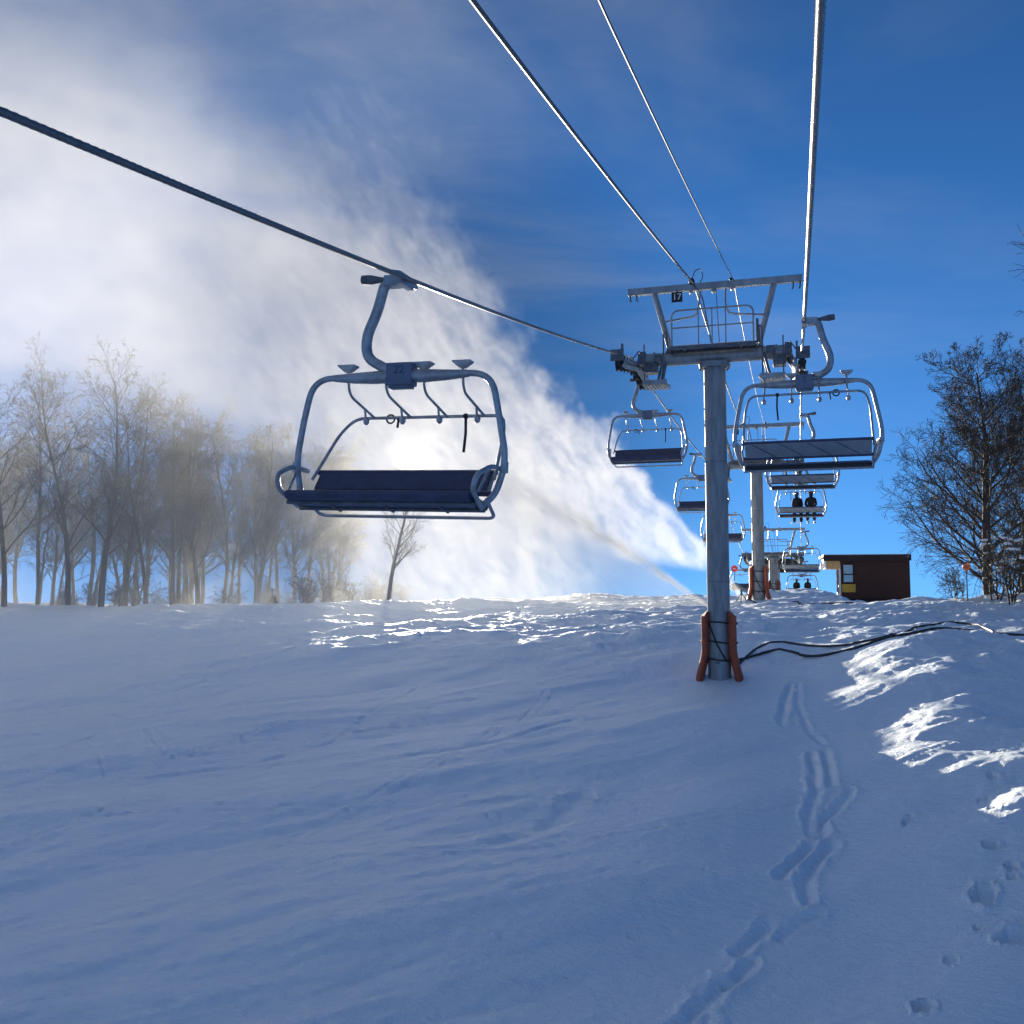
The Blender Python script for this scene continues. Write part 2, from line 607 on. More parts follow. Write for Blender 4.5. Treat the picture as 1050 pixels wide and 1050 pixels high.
TRACKS += [
    ([(-0.30, 26.22), (-0.40, 24.17), (-0.47, 22.09)], 0.10, 0.070),
    ([(-0.13, 26.24), (-0.13, 23.47), (0.10, 21.72), (0.38, 21.04)], 0.08, 0.040),
    ([(0.12, 20.46), (0.18, 19.31), (0.15, 18.41)], 0.10, 0.090),
    ([(0.38, 20.63), (0.42, 19.34), (0.44, 18.46)], 0.10, 0.080),
    ([(0.19, 18.23), (0.02, 17.32), (0.07, 16.62)], 0.09, 0.080),
    ([(0.73, 18.13), (0.49, 17.57), (0.23, 17.11), (0.22, 16.56)], 0.09, 0.080),
    ([(0.07, 16.31), (-0.14, 15.78), (-0.41, 15.13)], 0.09, 0.090),
    ([(0.36, 16.36), (0.15, 15.83), (-0.03, 15.14), (-0.01, 14.53)], 0.10, 0.090),
    ([(0.12, 14.30), (-0.09, 14.07), (-0.36, 13.65)], 0.08, 0.060),
    ([(-0.51, 13.94), (-0.72, 13.53), (-0.88, 13.15)], 0.10, 0.090),
    ([(-0.68, 12.99), (-0.80, 12.65), (-0.92, 12.36)], 0.09, 0.080),
    ([(-0.99, 12.35), (-1.24, 11.72), (-1.44, 11.16)], 0.12, 0.090),
    ([(-1.09, 11.64), (-1.13, 11.37), (-1.18, 11.00)], 0.08, 0.070),
    ([(-12.76, 17.30), (-11.17, 18.35), (-10.11, 20.21), (-10.19, 25.67)], 0.07, 0.035),
    ([(-15.69, 18.22), (-15.45, 19.49), (-14.59, 19.75), (-13.00, 18.28)], 0.07, 0.050),
    ([(-15.26, 18.61), (-14.69, 18.23), (-13.63, 17.17)], 0.05, 0.040),
    ([(-19.23, 20.88), (-16.77, 23.93), (-15.22, 29.62)], 0.08, 0.050),
    ([(-20.82, 24.07), (-17.41, 25.78), (-15.43, 32.26)], 0.08, 0.050),
    ([(-13.54, 30.95), (-11.94, 29.21), (-12.16, 31.48)], 0.06, 0.050),
    ([(-13.54, 29.78), (-12.13, 28.49)], 0.06, 0.050),
    ([(-7.92, 19.42), (-6.14, 20.57), (-4.54, 23.34)], 0.12, 0.050),
    ([(-4.74, 15.35), (-4.13, 16.11), (-3.87, 17.94)], 0.22, 0.050),
    ([(-18.62, 19.62), (-16.34, 22.08), (-14.35, 26.11)], 0.07, 0.040),
    ([(-9.47, 37.01), (-6.55, 33.77), (-3.96, 34.54)], 0.10, 0.060),
    ([(-1.80, 37.59), (1.18, 35.02), (4.39, 36.36)], 0.10, 0.060),
    ([(-1.60, 41.66), (2.59, 37.34), (7.17, 38.34)], 0.12, 0.070),
]
PRINTS += [
    (2.50, 15.68, 0.11, 0.10, 0.0, 0.13),
    (2.65, 15.08, 0.10, 0.08, 0.3, 0.12),
    (2.63, 14.79, 0.09, 0.06, 0.0, 0.09),
    (2.21, 14.44, 0.30, 0.17, 1.4, 0.16),
    (2.02, 13.70, 0.08, 0.06, 0.0, 0.06),
    (1.16, 11.98, 0.16, 0.12, 1.2, 0.12),
    (1.60, 13.01, 0.12, 0.10, 1.2, 0.05),
    (2.74, 16.76, 0.10, 0.07, 0.0, 0.06),
    (2.68, 17.20, 0.13, 0.06, 0.3, 0.06),
    (1.52, 16.93, 0.16, 0.07, 1.0, 0.06),
    (2.40, 13.38, 0.25, 0.22, 0.5, 0.12),
    (2.93, 17.96, 0.10, 0.07, 0.0, 0.08),
    (3.22, 19.02, 0.12, 0.08, 0.0, 0.09),
    (-1.45, 14.95, 0.05, 0.05, 0.0, 0.03),
    (-2.21, 13.09, 0.06, 0.05, 0.0, 0.03),
    (-5.26, 16.47, 0.06, 0.05, 0.0, 0.03),
]


_r = random.Random(21)
for _ in range(15):                                 # faint old ski tracks swinging across the left of the slope
    x0, y0 = _r.uniform(-20, -5), _r.uniform(12, 24)
    a0, bend, L = R(_r.uniform(20, 70)), _r.uniform(-.05, .05), _r.uniform(5, 13)
    for off in (0, _r.uniform(.18, .30)):
        pl, x, y, a = [], x0 - off * math.sin(a0), y0 + off * math.cos(a0), a0
        for _k in range(9):
            pl.append((x, y)); x += L / 8 * math.cos(a); y += L / 8 * math.sin(a); a += bend * L / 8
        TRACKS.append((pl, .045, _r.uniform(.014, .028)))


def make_terrain():
    th0 = R(90 + 16.33)
    fine = np.linspace(-R(34), R(34), 900)
    coarse = np.linspace(R(34), 2 * math.pi - R(34), 150)[1:-1]
    ang = th0 + np.concatenate([fine, coarse])
    na = len(ang)
    rad = [1.0]
    while rad[-1] < 4500:
        q = rad[-1]
        rad.append(q * (1.05 if q < 7 else 1.0043 if q < 62 else 1.012 if q < 110 else 1.08))
    rad = np.array(rad); nr = len(rad)
    A, Q = np.meshgrid(ang, rad)
    X, Y = (Q * np.cos(A)).ravel(), (Q * np.sin(A)).ravel()
    Zt = terrain(X, Y)
    co = np.stack([X, Y, Zt], 1)
    c = np.array([[0, 0, gz(0, 0)]])
    co = np.concatenate([co, c])
    i, j = np.meshgrid(np.arange(nr - 1), np.arange(na), indexing='ij')
    j2 = (j + 1) % na
    quads = np.stack([i * na + j, (i + 1) * na + j, (i + 1) * na + j2, i * na + j2], -1).reshape(-1, 4)
    tri = np.stack([np.full(na, nr * na), np.arange(na), (np.arange(na) + 1) % na], 1)
    me = bpy.data.meshes.new('snow_slope')
    nv, nq, ntri = len(co), len(quads), len(tri)
    me.vertices.add(nv); me.vertices.foreach_set('co', co.astype(np.float32).ravel())
    loops = np.concatenate([quads.ravel(), tri.ravel()]).astype(np.int32)
    me.loops.add(len(loops)); me.loops.foreach_set('vertex_index', loops)
    me.polygons.add(nq + ntri)
    st = np.concatenate([np.arange(nq) * 4, nq * 4 + np.arange(ntri) * 3]).astype(np.int32)
    me.polygons.foreach_set('loop_start', st)
    me.polygons.foreach_set('use_smooth', np.ones(nq + ntri, bool))
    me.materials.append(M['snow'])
    me.update(calc_edges=True); me.validate()
    o = bpy.data.objects.new('snow_slope', me)
    COL.objects.link(o)
    tag(o, 'snow covered ski slope rising to a bumpy sunlit crest', 'snow slope', kind='structure')


make_terrain()

# ------------------------------------------------------------------ lift line layout
T17, T18, T19 = 27.0, 50.5, 77.6
TERM = 84.5
ROPE_Z = {T17: 6.36, T18: 6.30, T19: 2.75, TERM: 2.25}


def rope_z(y, side):
    if y <= T17:
        if side < 0: return 1.885 + 0.1487 * y + 0.00095 * y * y
        return 2.32 + 0.110 * y + 0.00141 * y * y
    for a, b, sag in ((T17, T18, 0.22), (T18, T19, 0.45), (T19, TERM, 0.02)):
        if y <= b:
            t = (y - a) / (b - a)
            za = rope_z(T17, side) if a == T17 else ROPE_Z[a]
            return za * (1 - t) + ROPE_Z[b] * t - sag * 4 * t * (1 - t)
    return ROPE_Z[TERM]


RX = {1: ([-40, T17, T18, T19, 100], [.16, .16, .10, .10, .10]), -1: ([-40, T17, T18, T19, 100], [-2.99, -4.42, -4.10, -4.02, -4.02])}


def rope_x(y, side):
    return float(np.interp(y, *RX[side]))


def mid_x(y):
    return (rope_x(y, 1) + rope_x(y, -1)) / 2


def strand_rope(name, side, label):
    ys = list(np.arange(-30, 2, 1.0)) + list(np.arange(2, 30, 0.035)) + list(np.arange(30, TERM + .1, 0.5))
    vs, fs = [], []
    n = 18
    for y in ys:
        c = Vector((rope_x(y, side), y, rope_z(y, side)))
        for k in range(n):
            a = 2 * math.pi * k / n
            ph = a * 6 - (y / 0.42) * 2 * math.pi * 6 / 6 * 1.0
            r = 0.024 * (1 + 0.13 * math.cos(a * 6 - y * 2 * math.pi / 0.07))
            vs.append((c.x + r * math.cos(a), c.y, c.z + r * math.sin(a)))
    for i in range(len(ys) - 1):
        for k in range(n):
            l = (k + 1) % n
            fs.append((i * n + k, i * n + l, (i + 1) * n + l, (i + 1) * n + k))
    m = MB(); m._add(vs, fs)
    o = m.build(name, M['rope'], angle=80)
    return tag(o, label, 'haul rope', 'haul ropes of the lift')


strand_rope('haul_rope', 1, 'thick twisted steel haul rope overhead on the right carrying the uphill chairs')
strand_rope('haul_rope', -1, 'thick steel haul rope crossing the mist on the left above the near empty chair')


def span_cable(name, x, r, label, pts):
    m = MB()
    P = []
    for (ya, za), (yb, zb), sag in pts:
        for k in range(24):
            t = k / 24
            P.append((x, ya + (yb - ya) * t, za + (zb - za) * t - sag * 4 * t * (1 - t)))
    P.append((x, pts[-1][1][0], pts[-1][1][1]))
    m.tube(P, r, 8)
    return tag(m.build(name, M['cable']), label, 'cable')


span_cable('overhead_cable', -2.64, 0.026, 'dark overhead cable clamped on top of the nearest tower beam',
           [((-25, 1.0), (8.1, 5.22), 0.25), ((8.1, 5.22), (T17, 8.52), 0.05), ((T17, 8.52), (T18, 8.42), 0.25), ((T18, 8.42), (T19, 4.85), 0.3)])
span_cable('overhead_cable', -1.58, 0.013, 'thin overhead wire crossing the nearest tower beam near its middle',
           [((-25, 1.1), (8.6, 5.26), 0.25), ((8.6, 5.26), (T17, 8.56), 0.05), ((T17, 8.56), (T18, 8.46), 0.3), ((T18, 8.46), (T19, 4.88), 0.3)])

# ------------------------------------------------------------------ lift towers


def make_tower(name, y, label, number=None, pads=True, simple=False, pole_r=0.305, base_drop=0.6):
    zr = ROPE_Z[y]
    XP = mid_x(y)
    hg_ = rope_x(y, 1) - XP              # half the gauge
    ce = hg_ - .28
    zb = gz(XP, y)
    root = empty(name, (XP, y, zb))
    tag(root, label, 'lift tower', 'steel towers of the chairlift')
    H = zr - zb                        # rope height above the base
    ztop = H - 0.12                    # flange
    MB().cyl((0, 0, -base_drop), (0, 0, ztop - 0.04), pole_r, 32, pole_r * 0.96).build('pole', M['pole'], root)
    for q in (.30, .68):
        MB().torus((0, 0, ztop * q), pole_r * (1 - .04 * q) + .001, .009, 'Z', 40, 6).build('weld_seam', M['steel'], root)
    fl = MB().cyl((0, 0, ztop - .12), (0, 0, ztop - .07), pole_r + 0.11, 32).cyl((0, 0, ztop - .065), (0, 0, ztop), pole_r + 0.12, 32)
    for k in range(12):
        a = 2 * math.pi * k / 12
        fl.cyl(((pole_r + .07) * math.cos(a), (pole_r + .07) * math.sin(a), ztop - .16), ((pole_r + .07) * math.cos(a), (pole_r + .07) * math.sin(a), ztop + .04), .022, 6)
    fl.build('flange', M['galv'], root)
    zc = ztop + 0.22
    cr = MB().cyl((-ce, 0, zc), (ce, 0, zc), 0.19, 24)
    for s in (-1, 1):
        cr.cyl((s * (ce + .002), 0, zc), (s * (ce + .04), 0, zc), 0.235, 24)
        cr.cyl((s * 1.62, 0, zc), (s * 1.66, 0, zc), 0.225, 24)
    cr.box((0, 0, zc - .19), (0.7, 0.36, 0.10))
    cr.build('crossarm', M['galv'], root)
    # lifting frame
    zt = zc + 1.98
    fb = MB().box((0, 0, zt), (4.72, 0.16, 0.19))
    fb.box((-1.05 + .45, 0.0, zt - .13), (0.10, 0.20, 0.08)).box((.02, 0, zt - .14), (0.12, 0.2, 0.1)).box((.52, 0, zt - .13), (0.10, 0.2, 0.08))
    fb.build('lifting_beam', M['galv'], root, bevel=0.012)
    for s in (-1, 1):
        st = MB()
        a, b = Vector((s * 1.62, 0, zt - .098)), Vector((s * 1.16, 0, zc + .15))
        st.tube([a, b], 0.085, 4)
        st.box((s * 1.14, 0, zc + .2), (0.34, 0.34, 0.05))
        st.build('strut', M['galv'], root, bevel=0.008)
        for q in (2.30, 2.12):
            MB().tube([(s * q, 0, zt - .1), (s * q, 0, zt - .22), (s * (q - .03), 0.02, zt - .27)], .022, 8).build('hook', M['steel'], root)
    # looped guard rails
    yl = -0.50
    for s in (-1, 1):
        g = MB().tube(fillet([(s * .34, .0, zt - .12), (s * .34, yl, zt - .55), (s * .40, yl, zt - .95), (s * 1.40, yl + .4, zt - .95)], .3, 6), .028, 8)
        g.build('guard_loop', M['chair_tube'], root)
    rl = MB()
    for yy in (-0.62,):
        rl.tube(fillet([(-1.08, yy, zc + .10), (-1.08, yy, zc + 1.18), (1.08, yy, zc + 1.18), (1.08, yy, zc + .10)], .22, 6), .026, 8)
        rl.tube([(-1.08, yy, zc + .70), (1.08, yy, zc + .70)], .021, 8)
        for xx in (-.36, 0.0 if yy < 0 else .2, .36):
            rl.tube([(xx, yy, zc + .1), (xx, yy, zc + (1.18 if xx in (0.0, .2) else 1.18))], .019, 6)
    rl.build('railing', M['chair_tube'], root)
    # catwalk
    cw = MB()
    for yy in (-.64, -.30, .30, .57):
        cw.box((0, yy, zc + .14), (2.3, .035, .11))
    cw.box((-1.135, -.03, zc + .14), (.03, 1.26, .11)).box((1.135, -.03, zc + .14), (.03, 1.26, .11))
    for xx in (-.75, 0, .75):
        cw.box((xx, -.03, zc + .14), (.05, 1.16, .07))
    cw.build('walkway_frame', M['steel'], root)
    gr = MB()
    for k in range(44):
        gr.box((-1.09 + k * .0507, -.47, zc + .185), (.024, .30, .03))
    for k in range(5):
        gr.box((0, -.60 + k * .065, zc + .165), (2.2, .012, .02))
    for k in range(44):
        gr.box((-1.09 + k * .0507, .45, zc + .185), (.024, .24, .03))
    gr.build('grating', M['galv'], root)
    for c_, s_ in (((-.62, -.10, zc + .219), (.86, .95, .035)), ((.52, -.10, zc + .219), (.98, .95, .035))):
        MB().box(c_, s_).build('packed_snow', M['grating'], root, bevel=.015)
    # sheave trains
    for s, xr in ((-1, -hg_), (1, hg_)):
        sh = MB()
        L = 2.1 if not simple else 1.7
        n = 8 if not simple else 6
        dz = (rope_z(y - 1.5, s) - rope_z(y, s)) / -1.5, (rope_z(y + 1.5, s) - rope_z(y, s)) / 1.5
        def rz(yy): return rope_z(y, s) - zb + (dz[0] if yy < 0 else dz[1]) * yy
        xb = xr - s * .17
        sh.tube([(xb, -L, rz(-L) - .30), (xb, 0, rz(0) - .34), (xb, L, rz(L) - .30)], .085, 4)
        sh.tube([(xb, -L * .95, rz(-L) - .16), (xb, -L * .5, rz(-L * .5) - .2)], .05, 4)
        sh.tube([(xb, L * .95, rz(L) - .16), (xb, L * .5, rz(L * .5) - .2)], .05, 4)
        for k in range(n):
            yy = -L + .12 + (2 * L - .24) * k / (n - 1)
            sh.box((xb, yy, rz(yy) - .24), (.07, .16, .2))
        tr = sh.build('sheave_beam', M['galv'], root)
        for k in range(n):
            yy = -L + .12 + (2 * L - .24) * k / (n - 1)
            zz = rz(yy) - .24
            w = MB().cyl((xr - .05, yy, zz), (xr + .05, yy, zz), .175, 20)
            w.cyl((xr - .068, yy, zz), (xr - .048, yy, zz), .205, 20).cyl((xr + .048, yy, zz), (xr + .068, yy, zz), .205, 20)
            w.cyl((xr - .10, yy, zz), (xr + .10, yy, zz), .04, 10)
            w.build('sheave_wheel', M['rubber'], root)
        # hanger of the train
        xa = s * (ce - .04)
        hg = MB()
        hg.tube([(xa, 0, zc - .02), (xr - s * .35, 0, zc - .05), (xb, 0, rz(0) - .33)], [.13, .11, .09], 10)
        hg.box((s * 1.72, 0, zc - .24), (.34, .40, .26)).box((s * 1.95, -.14, zc + .05), (.18, .12, .34))
        hg.cyl((xr - s * .30, -.45, zc - .08), (xr - s * .30, .45, zc - .08), .07, 12)
        hg.box((xr - s * .33, -.38, zc - .05), (.16, .12, .30)).box((xr - s * .33, .38, zc - .05), (.16, .12, .30))
        hg.tube(fillet([(xa, -.2, zc + .1), (xr - s * .3, -.5, zc + .18), (xr - s * .15, -.7, zc - .1)], .1, 4), .02, 6)
        hg.build('sheave_bracket', M['steel'], root, bevel=.01)
        for yy in (-L - .05, L + .05):
            cg = MB().box((xr + s * .02, yy, rz(yy) - .02), (.34, .06, .30)).box((xr - s * .12, yy, rz(yy) + .16), (.05, .10, .22))
            cg.build('cable_catcher', M['steel'], root)
        # service step under each end
        sp = MB()
        xs_ = s * 1.55
        sp.box((xs_, -.32, zc - .80), (.66, .72, .045)).box((xs_, -.69, zc - .76), (.66, .03, .12)).box((xs_, .05, zc - .76), (.66, .03, .12))
        for k in range(7):
            sp.box((xs_ - .27 + k * .09, -.32, zc - .835), (.03, .66, .03))
        sp.build('service_step', M['galv'], root)
        sb = MB()
        sb.tube([(xs_ - s * .22, -.1, zc - .15), (xs_ - s * .10, -.1, zc - .78)], .055, 6).tube([(xs_ - s * .22, -.5, zc - .10), (xs_ - s * .05, -.5, zc - .78)], .04, 6)
        sb.tube([(xs_ + s * .28, -.65, zc - .78), (xs_ + s * .28, -.65, zc + .3)], .02, 6)
        sb.tube(fillet([(s * 1.30, -.66, zc - .8), (s * 1.30, -.66, zc + .55), (s * 1.22, -.66, zc + .62), (s * 1.22, -.3, zc + .1)], .08, 4), .024, 6)
        sb.build('step_bracket', M['steel'], root)
    # plates, boxes, clamp of the overhead cables
    for c_, s_ in (((1.18, -.55, zc + .5), (.07, .12, .62)), ((1.5, -.26, zc + .02), (.22, .16, .22)), ((-1.5, -.27, zc - .02), (.2, .16, .2))):
        MB().box(c_, s_).build('junction_box', M['steel'], root, bevel=.01)
    cl = MB()
    cl.ball((-.58, -.03, zt + .16), .085, 1, 1.5, 1.2).box((-.58, .0, zt + .12), (.14, .2, .1))
    cl.tube(fillet([(-.58, -.05, zt + .15), (-.5, -.05, zt + .45), (-.32, -.05, zt + .52), (-.26, -.05, zt + .25), (-.36, -.05, zt + .1)], .16, 6), .012, 6)
    cl.build('cable_clamp', M['rubber'], root)
    MB().ball((.48, -.0, zt + .14), .05, 1, 1.4, 1).build('cable_clamp', M['rubber'], root)
    wr = MB()
    wr.tube(fillet([(-.58, -.1, zt + .1), (-.30, -.12, zt - .25), (-.18, -.3, zt - .9), (-.05, -.3, zc + .3)], .3, 6), .02, 6)
    wr.build('wire_drop', M['cable'], root)
    MB().tube([(.08, -.1, zt - .1), (.16, -.2, zc + .25)], .012, 6).build('wire_drop', M['cable'], root)

    # number plate
    sg = MB().box((-.98, -.12, zt - .27), (.30, .012, .29)).build('number_plate', M['sign_black'], root)
    MB().box((-.98, -.113, zt - .1), (.04, .008, .10)).build('plate_hook', M['steel'], root)
    if number:
        text_part('numerals', number, .25, M['sign_white'], sg, (-.98, -.130, zt - .27), (R(90), 0, 0), .002, (1.0, 1, 1))
    if pads:
        ph = min(1.62, H * .4)
        for s in (-1, 1):
            p = MB()
            rows = []
            for k in range(15):
                t = k / 14
                h = -.22 + (ph + .22) * t
                flare = .17 * max(0, 1 - max(h, 0) / .70) ** 1.2
                rows.append((h, flare))
            for half in (0,):
                n = 12
                vs, fs = [], []
                for h, fl_ in rows:
                    for k in range(n):
                        a = 2 * math.pi * k / n
                        cx = s * (pole_r + .045 + fl_ * .95)
                        vs.append((cx + .115 * math.cos(a), -.06 + .30 * math.sin(a), h + (.12 if (s * math.cos(a) < 0 and h > ph - .1) else 0)))
                for i in range(len(rows) - 1):
                    for k in range(n):
                        l = (k + 1) % n
                        fs.append((i * n + k, i * n + l, (i + 1) * n + l, (i + 1) * n + k))
                fs.append(tuple((len(rows) - 1) * n + k for k in range(n)))
                p._add(vs, fs)
            p.build('pad', M['pad'], root)
        for j, h in enumerate((ph - .17, ph * .575, ph * .29)):
            st = MB()
            q = []
            for k in range(40):
                a = 2 * math.pi * k / 40
                wob = .012 * math.sin(3 * a + j)
                q.append(((pole_r + .175) * math.cos(a), (pole_r + .012 + .20 * abs(math.cos(a)) ** 2 * .15) * math.sin(a), h + wob - .03 * math.cos(a)))
            st.tube(q, .022, 6, closed=True)
            st.build('strap', M['strap'], root)
        ls = MB().tube([(-pole_r * .8, -pole_r * .62, ph - .17), (-pole_r * .55, -pole_r * .90, ph * .75), (-.02, -pole_r - .03, ph * .52), (.13, -pole_r - .03, ph * .36), (.22, -pole_r - .01, ph * .27)], .022, 6)
        ls.ball((.215, -pole_r - .02, ph * .275), .035)
        ls.build('loose_strap', M['strap'], root)
        sm = MB().box((-.02, -pole_r - .012, ph * .245), (.09, .02, .07)).build('fitting', M['steel'], root)
    return root


make_tower('lift_tower', T17, 'nearest grey lift tower carrying number plate 17, orange pads strapped round its foot', '17')
make_tower('lift_tower', T18, 'second lift tower up the slope, seen between the near tower and the near uphill chair', None)
make_tower('lift_tower', T19, 'farthest short lift tower standing right in front of the bullwheel', None, simple=True, pole_r=.34)

# ------------------------------------------------------------------ bullwheel


def make_bullwheel():
    root = empty('bullwheel', (mid_x(TERM), TERM, gz(mid_x(TERM), TERM)))
    tag(root, 'big dark horizontal return wheel at the top terminal of the lift', 'bullwheel')
    z = ROPE_Z[TERM] - root.location.z
    r = 2.08
    tl = Matrix.Rotation(R(-9), 3, 'X')
    def T(x, y, q): return Vector((0, 0, z)) + tl @ Vector((x, y, q))
    rim = MB()
    for rr, q, t in ((r, 0, .11), (r - .05, .16, .10), (r - .05, -.16, .10), (r - .30, .02, .07)):
        rim.tube([T(rr * math.cos(2 * math.pi * k / 56), rr * math.sin(2 * math.pi * k / 56), q) for k in range(56)], t, 8, closed=True)
    rim.build('rim', M['rubber'], root)
    for k in range(8):
        a = 2 * math.pi * k / 8 + .2
        MB().tube([T(.3 * math.cos(a), .3 * math.sin(a), .02), T((r - .1) * math.cos(a), (r - .1) * math.sin(a), 0)], [.12, .08], 6).build('spoke', M['steel'], root)
    MB().cyl(T(0, 0, -.32), T(0, 0, .32), .36, 20).build('hub', M['steel'], root)
    MB().cyl((0, 0, -.6), (0, 0, z - .33), .32, 20).box((0, .9, z - .42), (.5, 2.6, .22)).build('mast', M['galv'], root)
    fr = MB().box((0, 0, z + .50), (.4, 4.2, .2)).box((1.7, -.8, z + .34), (.10, 2.4, .12)).box((-1.7, -.8, z + .34), (.1, 2.4, .12)).box((0, -1.6, z + .42), (3.5, .14, .12))
    fr.build('wheel_frame', M['galv'], root, bevel=.01)


make_bullwheel()

# ------------------------------------------------------------------ chairs


def make_chair(label, loc, rz, number=None):
    root = empty('lift_chair', loc, rz)
    tag(root, label, 'lift chair', 'four-seat chairs hanging on the lift')
    T = M['chair_tube']
    g = MB().box((.0, .0, -.02), (.09, .30, .11)).tube([(0, -.30, .0), (0, -.14, .025), (0, .14, .025), (0, .30, .0)], [.027, .045, .045, .027], 10)
    g.box((.10, .0, -.01), (.22, .16, .12))
    g.build('grip', T, root, bevel=.015)
    l = MB().tube([(.12, 0, .0), (.26, 0, .02), (.40, 0, .03), (.50, 0, .04)], [.04, .03, .055, .05], 10)
    l.build('grip_lever', M['steel'], root)
    arm = fillet([(.14, 0, -.01), (.235, 0, -.05), (.30, 0, -.34), (.42, 0, -.62), (.40, 0, -.86), (.14, 0, -1.0), (-.02, 0, -1.03)], .20, 6)
    MB().tube(arm, .058, 14).build('hanger_arm', T, root)
    blk = MB().box((-.02, 0, -1.06), (.30, .16, .25)).box((-.02, 0, -1.195), (.26, .12, .04))
    b = blk.build('hanger_block', M['plank'], root, bevel=.012)
    if number:
        for s in (1, -1):
            text_part('plate_number', number, .125, M['ink'], b, (-.02, s * .083, -1.02), (R(90), 0, 0 if s < 0 else R(180)), .002)
    bail = fillet([(-1.03, .10, -2.50), (-1.13, .0, -2.36), (-1.215, -.03, -2.02), (-1.13, 0, -1.52), (-1.03, 0, -1.07), (1.03, 0, -1.07), (1.13, 0, -1.52), (1.215, -.03, -2.02), (1.13, .0, -2.36), (1.03, .10, -2.50)], .30, 7)
    bm_ = MB().tube(bail, .035, 14)
    for s in (-1, 1):
        bm_.tube([(s * .12, 0, -1.075), (s * .3, 0, -1.08), (s * .52, 0, -1.08), (s * .78, 0, -1.072)], [.075, .072, .06, .04], 14)
        bm_.box((s * 1.205, -.02, -2.08), (.05, .09, .12))
    bm_.build('bail', T, root)
    # seat pan: padded, tipped back
    y0, z0, y1, z1 = -.02, -2.53, .46, -2.385
    seat = MB().prism([(y0, z0 + .05), (y0 + .02, z0), (y1 - .06, z1 - .10), (y1 + .0, z1 - .085), (y1 + .035, z1 - .03), (y1 + .0, z1 + .01), (y1 - .07, z1 - .005), (y0 + .05, z0 + .08)], -1.03, 1.03)
    seat.build('seat', M['vinyl'], root, bevel=.012)
    MB().prism([(.03, -2.542), (.03, -2.536), (.38, -2.478), (.38, -2.485)], -.98, .98).build('seat_pan', M['pan'], root)
    un = MB()
    for (yy, zz) in ((.10, -2.545), (.36, -2.50)):
        un.tube([(-1.06, yy, zz), (1.06, yy, zz)], .024, 8)
    for xx in (-.62, 0, .62):
        un.tube([(xx, .0, -2.562), (xx, .42, -2.475)], .018, 6)
    un.build('seat_frame', M['steel'], root)
    # backrest
    bp = MB().prism([(-.10, -2.345), (-.135, -2.355), (-.265, -2.145), (-.25, -2.12), (-.215, -2.125), (-.085, -2.325)], -1.02, 1.02)
    bk = bp.build('backrest', M['backrest'], root, bevel=.008)
    MB().prism([(-.075, -2.322), (-.055, -2.312), (-.188, -2.116), (-.208, -2.124)], -1.0, 1.0).build('back_cushion', M['cushion'], bk, bevel=.006)
    tr = MB()
    tr.tube([(-1.05, -.235, -2.112), (1.05, -.235, -2.112)], .03, 8).tube([(-1.05, -.112, -2.355), (1.05, -.112, -2.355)], .028, 8)
    for xx in (-.9, -.45, .0, .45):
        tr.tube([(xx, -.273, -2.145), (xx + .38, -.146, -2.345)], .006, 5)
    tr.build('backrest_trim', M['vinyl'], bk)
    MB().tube([(-1.03, -.025, -2.505), (1.03, -.025, -2.505)], .034, 8).build('seat_edge', M['rubber'], root)
    for s in (-1, 1):
        a = fillet([(s * 1.16, -.18, -2.10), (s * 1.145, .18, -2.09), (s * 1.115, .50, -2.21), (s * 1.08, .52, -2.37), (s * 1.05, .16, -2.53)], .10, 4)
        MB().tube(a, .027, 10).tube([(s * 1.10, .12, -2.10), (s * 1.07, .34, -2.38)], .016, 6).build('armrest', T, root)
    lo = fillet([(-1.04, .02, -2.42), (-1.03, -.24, -2.58), (-.98, -.30, -2.60), (.98, -.30, -2.60), (1.03, -.24, -2.58), (1.04, .02, -2.42)], .08, 4)
    MB().tube(lo, .019, 10).build('lower_rail', T, root)
    # raised safety bar with its footrests
    rb = MB().tube(fillet([(-1.06, -.12, -2.20), (-.99, -.55, -1.62), (-.90, -.75, -1.40), (.90, -.75, -1.40), (.99, -.55, -1.62), (1.06, -.12, -2.20)], .13, 5), .019, 10)
    bar = rb.build('safety_bar', T, root)
    for x in (-.68, -.235, .21, .66):
        f = MB().tube(fillet([(x, -.75, -1.40), (x, -.12, -1.24), (x, -.075, -.97)], .12, 4), .015, 8)
        f.tube([(x, -.50, -1.34), (x, -.53, -1.45)], .013, 6).ball((x, -.545, -1.47), .036, 1, 1, 1.35)
        vs = [(x + dx, -.075 + dy, z) for z, w, t in ((-.995, .028, .03), (-.93, .10, .06), (-.915, .10, .06)) for dx, dy in ((-w, -t), (w, -t), (w, t), (-w, t))]
        fs = [(0, 1, 5, 4), (1, 2, 6, 5), (2, 3, 7, 6), (3, 0, 4, 7), (4, 5, 9, 8), (5, 6, 10, 9), (6, 7, 11, 10), (7, 4, 8, 11), (8, 9, 10, 11), (0, 3, 2, 1)]
        f._add(vs, fs)
        f.build('footrest', T, bar)
    MB().tube([(-.46, -.75, -1.40), (-.47, -.74, -1.6), (-.455, -.74, -1.82)], .016, 6).ball((-.46, -.75, -1.40), .034).build('pull_strap', M['strap'], bar)
    MB().torus((.46, -.75, -1.415), .05, .011, 'Y').tube([(.39, -.75, -1.39), (.36, -.75, -1.43), (.37, -.75, -1.52)], .014, 6).build('hook_ring', M['strap'], bar)
    return root


def chair_loc(y, side):
    return (rope_x(y, side), y, rope_z(y, side))


